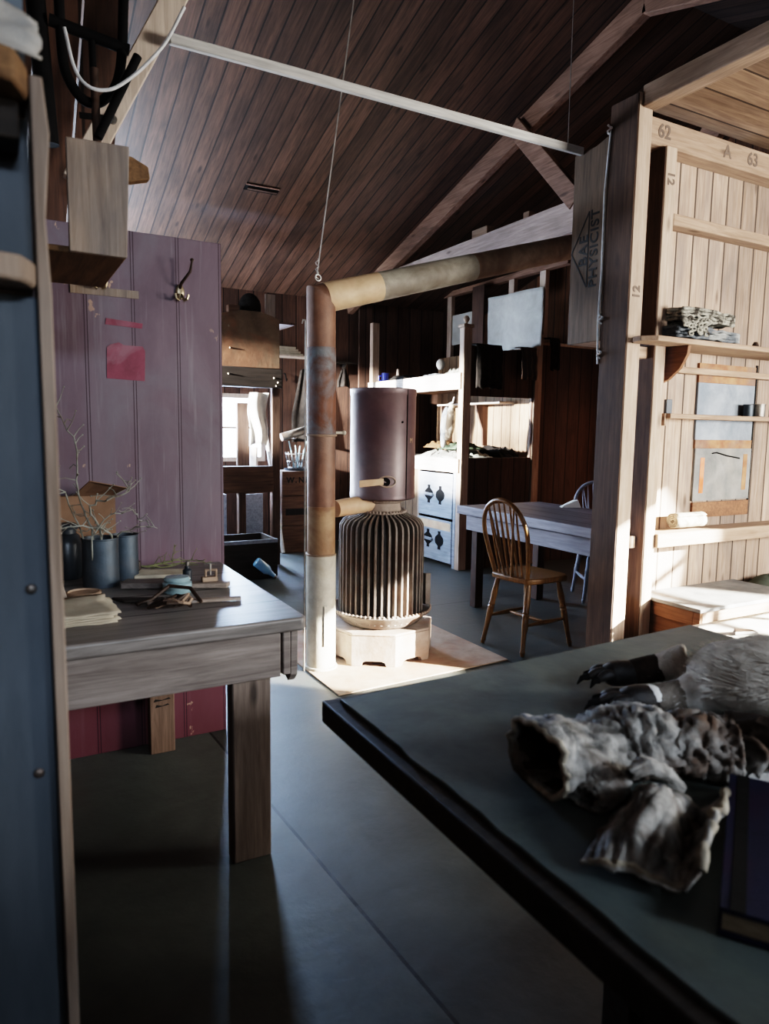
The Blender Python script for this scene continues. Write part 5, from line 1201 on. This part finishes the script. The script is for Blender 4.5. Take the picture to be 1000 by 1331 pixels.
def flat_mitt(u, v):
    p = P00.lerp(P10, u).lerp(P01.lerp(P11, u), v)
    e = min(1, 6*u)*min(1, 7*v+.12)
    fan = math.sin(u*46+2.2*nz(u*3, v*2, 4))+.5*math.sin(u*83+nz(u*4, v*5, 9)*4)
    ridge = 1-abs(nz(u*6, v*2.2, 3))*2.2
    crown = math.exp(-((u-.42)**2/.07+(v-.52)**2/.14))
    h = .014+.058*crown*e+.0038*fan*e*(1.15-v)+.011*ridge*e+.012*max(0, .16-v)/.16*e
    h += .05*max(0, (u-.86)/.14)**1.2*(.75+.25*math.sin(v*5))+.012*math.exp(-((u-.25)**2+(v-.95)**2)/.03)
    h -= .042*math.exp(-((u-.74)**2/.006+(v-.6)**2/.12))
    h = max(.006, h)
    return (p.x+.010*nz(v*6, u*6, 1), p.y+.010*nz(v*6, u*6, 7), TZ+h)
mesh('mitten_back', MB().grid(flat_mitt, 110, 70), M['hide'], m2, solid=.006, angle=180)
mesh('rolled_rim', MB().tube([tuple(Vector(flat_mitt(.985, v/24))+Vector((.004*math.sin(v*1.3), 0, .001))) for v in range(25)], [.006+.002*math.sin(k*1.1) for k in range(25)], 10), M['sock'], m2)
mesh('end_hem', MB().tube([tuple(Vector(flat_mitt(u/30, .03))+Vector((0, 0, .001))) for u in range(2, 27)], .0045, 8), M['sock'], m2)
mesh('fold', hide_tube([(.80, .70, TZ+.07), (.835, .70, TZ+.075), (.87, .69, TZ+.06), (.89, .675, TZ+.035)], [(.008, .006), (.016, .011), (.015, .01), (.006, .005)], 4.4, n=20, sub=6, wr=.004), M['hide'], m2)
mi.location.x -= .004; mi.location.y -= .016; m2.location.y -= .010
df = thing('dark_fur_piece', 'dark brown fur piece lying between the mittens and the penguin', 'fur', (1.15, .79, TZ))
mesh('pelt', hide_tube([(1.135, .792, TZ+.03), (1.14, .77, TZ+.034), (1.16, .72, TZ+.038), (1.17, .67, TZ+.036), (1.18, .62, TZ+.03)], [(.02, .012), (.04, .03), (.045, .034), (.042, .032), (.022, .018)], 8.8, wr=.008), M['hide_dark'], df)

# dark blue book with loose papers under it
bk_ = thing('blue_book', 'large dark blue cloth-bound book at the near right edge of the table', 'book', (.9, .48, TZ), 0)
c0, u1, v1 = Vector((.70, .478, 0)), Vector((.86, .51, 0)).normalized(), None
P = [Vector((.700, .466, 0)), Vector((1.003, .666, 0)), Vector((1.138, .463, 0)), Vector((.835, .263, 0))]
ctr = sum(P, Vector())/4
def slab(sc, z0, z1, off=Vector()):
    q = [ctr+(p-ctr)*sc+off for p in P]
    return MB().hexa([(p.x, p.y, z0) for p in q], [(p.x, p.y, z1) for p in q])
mesh('back_cover', slab(1.0, TZ+.001, TZ+.006), M['bookblue'], bk_, bevel=.0015)
mesh('page_block', slab(.965, TZ+.0062, TZ+.030), M['bookedge'], bk_)
mesh('front_cover', slab(1.0, TZ+.0302, TZ+.0355), M['bookblue'], bk_, bevel=.0015)
s0, s1 = P[0], P[1]; sdir = (P[3]-P[0]).normalized()
mesh('spine_band', MB().hexa([tuple(Vector((p.x, p.y, TZ+.0357))) for p in (P[0]+sdir*.012, P[1]+sdir*.012, P[1]+sdir*.028, P[0]+sdir*.028)], [tuple(Vector((p.x, p.y, TZ+.0362))) for p in (P[0]+sdir*.012, P[1]+sdir*.012, P[1]+sdir*.028, P[0]+sdir*.028)]), M['black'], bk_)
tag(mesh('loose_paper', MB().hexa([(1.06, .68, TZ+.001), (1.16, .56, TZ+.001), (1.34, .60, TZ+.001), (1.24, .72, TZ+.001)], [(1.06, .68, TZ+.003), (1.16, .56, TZ+.003), (1.34, .60, TZ+.003), (1.24, .72, TZ+.003)]), M['whitepaper']), 'white paper showing between the dark fur piece and the blue book', 'paper')

# ------------------------------------------------------------------ light, sky, camera
def area(name, loc, target, sx, sy, power, col, spread=180):
    l = bpy.data.lights.new(name, 'AREA'); l.shape = 'RECTANGLE'; l.size = sx; l.size_y = sy; l.energy = power; l.color = col
    l.spread = math.radians(spread)
    o = bpy.data.objects.new(name, l); C.objects.link(o); o.location = loc
    o.rotation_euler = (Vector(target)-Vector(loc)).to_track_quat('-Z', 'Y').to_euler(); return o
def spot(name, loc, target, power, col, ang, blend, rad):
    l = bpy.data.lights.new(name, 'SPOT'); l.energy = power; l.color = col; l.spot_size = math.radians(ang); l.spot_blend = blend; l.shadow_soft_size = rad
    o = bpy.data.objects.new(name, l); C.objects.link(o); o.location = loc
    o.rotation_euler = (Vector(target)-Vector(loc)).to_track_quat('-Z', 'Y').to_euler(); return o
BLUE, WARM, NEUT = (.48, .68, 1.0), (1.0, .90, .78), (.95, .97, 1.0)
area('back_window_light', (2.15, YB+.3, 1.6), (1.3, 3.0, .5), .9, .6, 1000, BLUE)
area('added_ceiling_light', (.7, YB-.012, 1.45), (1.9, 6.1, 3.3), 1.05, .8, 300, (.70, .83, 1.0))  # added lamp at the made-up back window, brightens the low ceiling
spot('left_window_sun', (-4.0, 6.25, 2.62), (3.9, 6.5, 1.5), 70000, (1.0, .98, .94), 24, .2, .06)
area('left_window_light', (XL-.012, 6.2, 2.25), (3.0, 6.0, 2.7), 1.08, .36, 160, (.70, .83, 1.0))
area('front_window_light', (.15, -3.0, 2.66), (.2, 2.5, 1.3), .9, .3, 42, (.72, .84, 1.0), 120)
area('front_window_light_right', (4.5, YF-.3, 1.7), (3.0, 2.7, 1.4), 1.2, .9, 210, (1.0, .95, .88), 120)
area('right_window_light', (XR+.25, -.25, 1.7), (2.2, 1.9, .8), 1.1, .85, 260, (1.0, .97, .92))
spot('right_window_sun', (11.6, -6.35, 4.5), (2.05, 3.2, .2), 320000, (1.0, .95, .86), 6.6, .12, .05)
spot('added_table_fill', (2.2, -1.8, 2.0), (1.04, .74, .8), 430, (.78, .88, 1.0), 30, .5, .3)  # added fill lamp, brightens the mittens and penguin on the near table

w = bpy.data.worlds.new('sky'); bpy.context.scene.world = w; w.use_nodes = True
nt = w.node_tree; nt.nodes.clear(); o_ = nt.nodes.new('ShaderNodeOutputWorld'); b_ = nt.nodes.new('ShaderNodeBackground')
b_.inputs[0].default_value = (.82, .9, 1.0, 1); b_.inputs[1].default_value = 1.6
tc_ = nt.nodes.new('ShaderNodeTexCoord'); sx_ = nt.nodes.new('ShaderNodeSeparateXYZ'); mr_ = nt.nodes.new('ShaderNodeMapRange')
nt.links.new(tc_.outputs['Generated'], sx_.inputs[0]); nt.links.new(sx_.outputs[1], mr_.inputs[0])   # low bright sky on the back-window side
mr_.inputs[1].default_value = .75; mr_.inputs[2].default_value = .97; mr_.inputs[3].default_value = 1.5; mr_.inputs[4].default_value = 22
nt.links.new(mr_.outputs[0], b_.inputs[1]); nt.links.new(b_.outputs[0], o_.inputs[0])

cam = bpy.data.cameras.new('camera'); co_ = bpy.data.objects.new('camera', cam); C.objects.link(co_)
fpx, pit, rol, yaw = 913.844, math.radians(6.59179), math.radians(-.84728), math.radians(28.8605)
F = Vector((math.sin(yaw)*math.cos(pit), math.cos(yaw)*math.cos(pit), -math.sin(pit)))
Rt = Vector((math.cos(yaw), -math.sin(yaw), 0)); Dn = F.cross(Rt)
r_ = Rt*math.cos(rol)+Dn*math.sin(rol); d_ = -Rt*math.sin(rol)+Dn*math.cos(rol)
Mx = Matrix(((r_.x, -d_.x, -F.x), (r_.y, -d_.y, -F.y), (r_.z, -d_.z, -F.z))).to_4x4(); Mx.translation = Vector((0, 0, 1.35))
co_.matrix_world = Mx
cam.sensor_fit = 'VERTICAL'; cam.sensor_height = 36; cam.lens = fpx/1331*36; cam.clip_start = .02; cam.clip_end = 100
cam.dof.use_dof = True; cam.dof.focus_distance = 4.1; cam.dof.aperture_fstop = 4.0
sc = bpy.context.scene; sc.camera = co_
sc.view_settings.view_transform = 'Filmic'; sc.view_settings.look = 'High Contrast'; sc.view_settings.exposure = -0.12
sc.cycles.use_denoising = True
sc.cycles.max_bounces = 8; sc.cycles.diffuse_bounces = 5
GROUPS = {'coat_hook': 'coat hooks on the maroon partition', 'windsor_chair': 'chairs round the mess table', 'hide_mitten': 'hide mittens on the near table',
          'folded_jersey': 'folded jerseys on the bracketed shelf', 'tin_can': 'tin cans on the workbench', 'pale_board': 'pale boards under the bulkhead', 'wood_offcut': 'wood offcuts on the workbench'}
for o in bpy.data.objects:
    if o.parent is None and o.name.split('.')[0] in GROUPS: o['group'] = GROUPS[o.name.split('.')[0]]
    if '_o' in o: del o['_o']
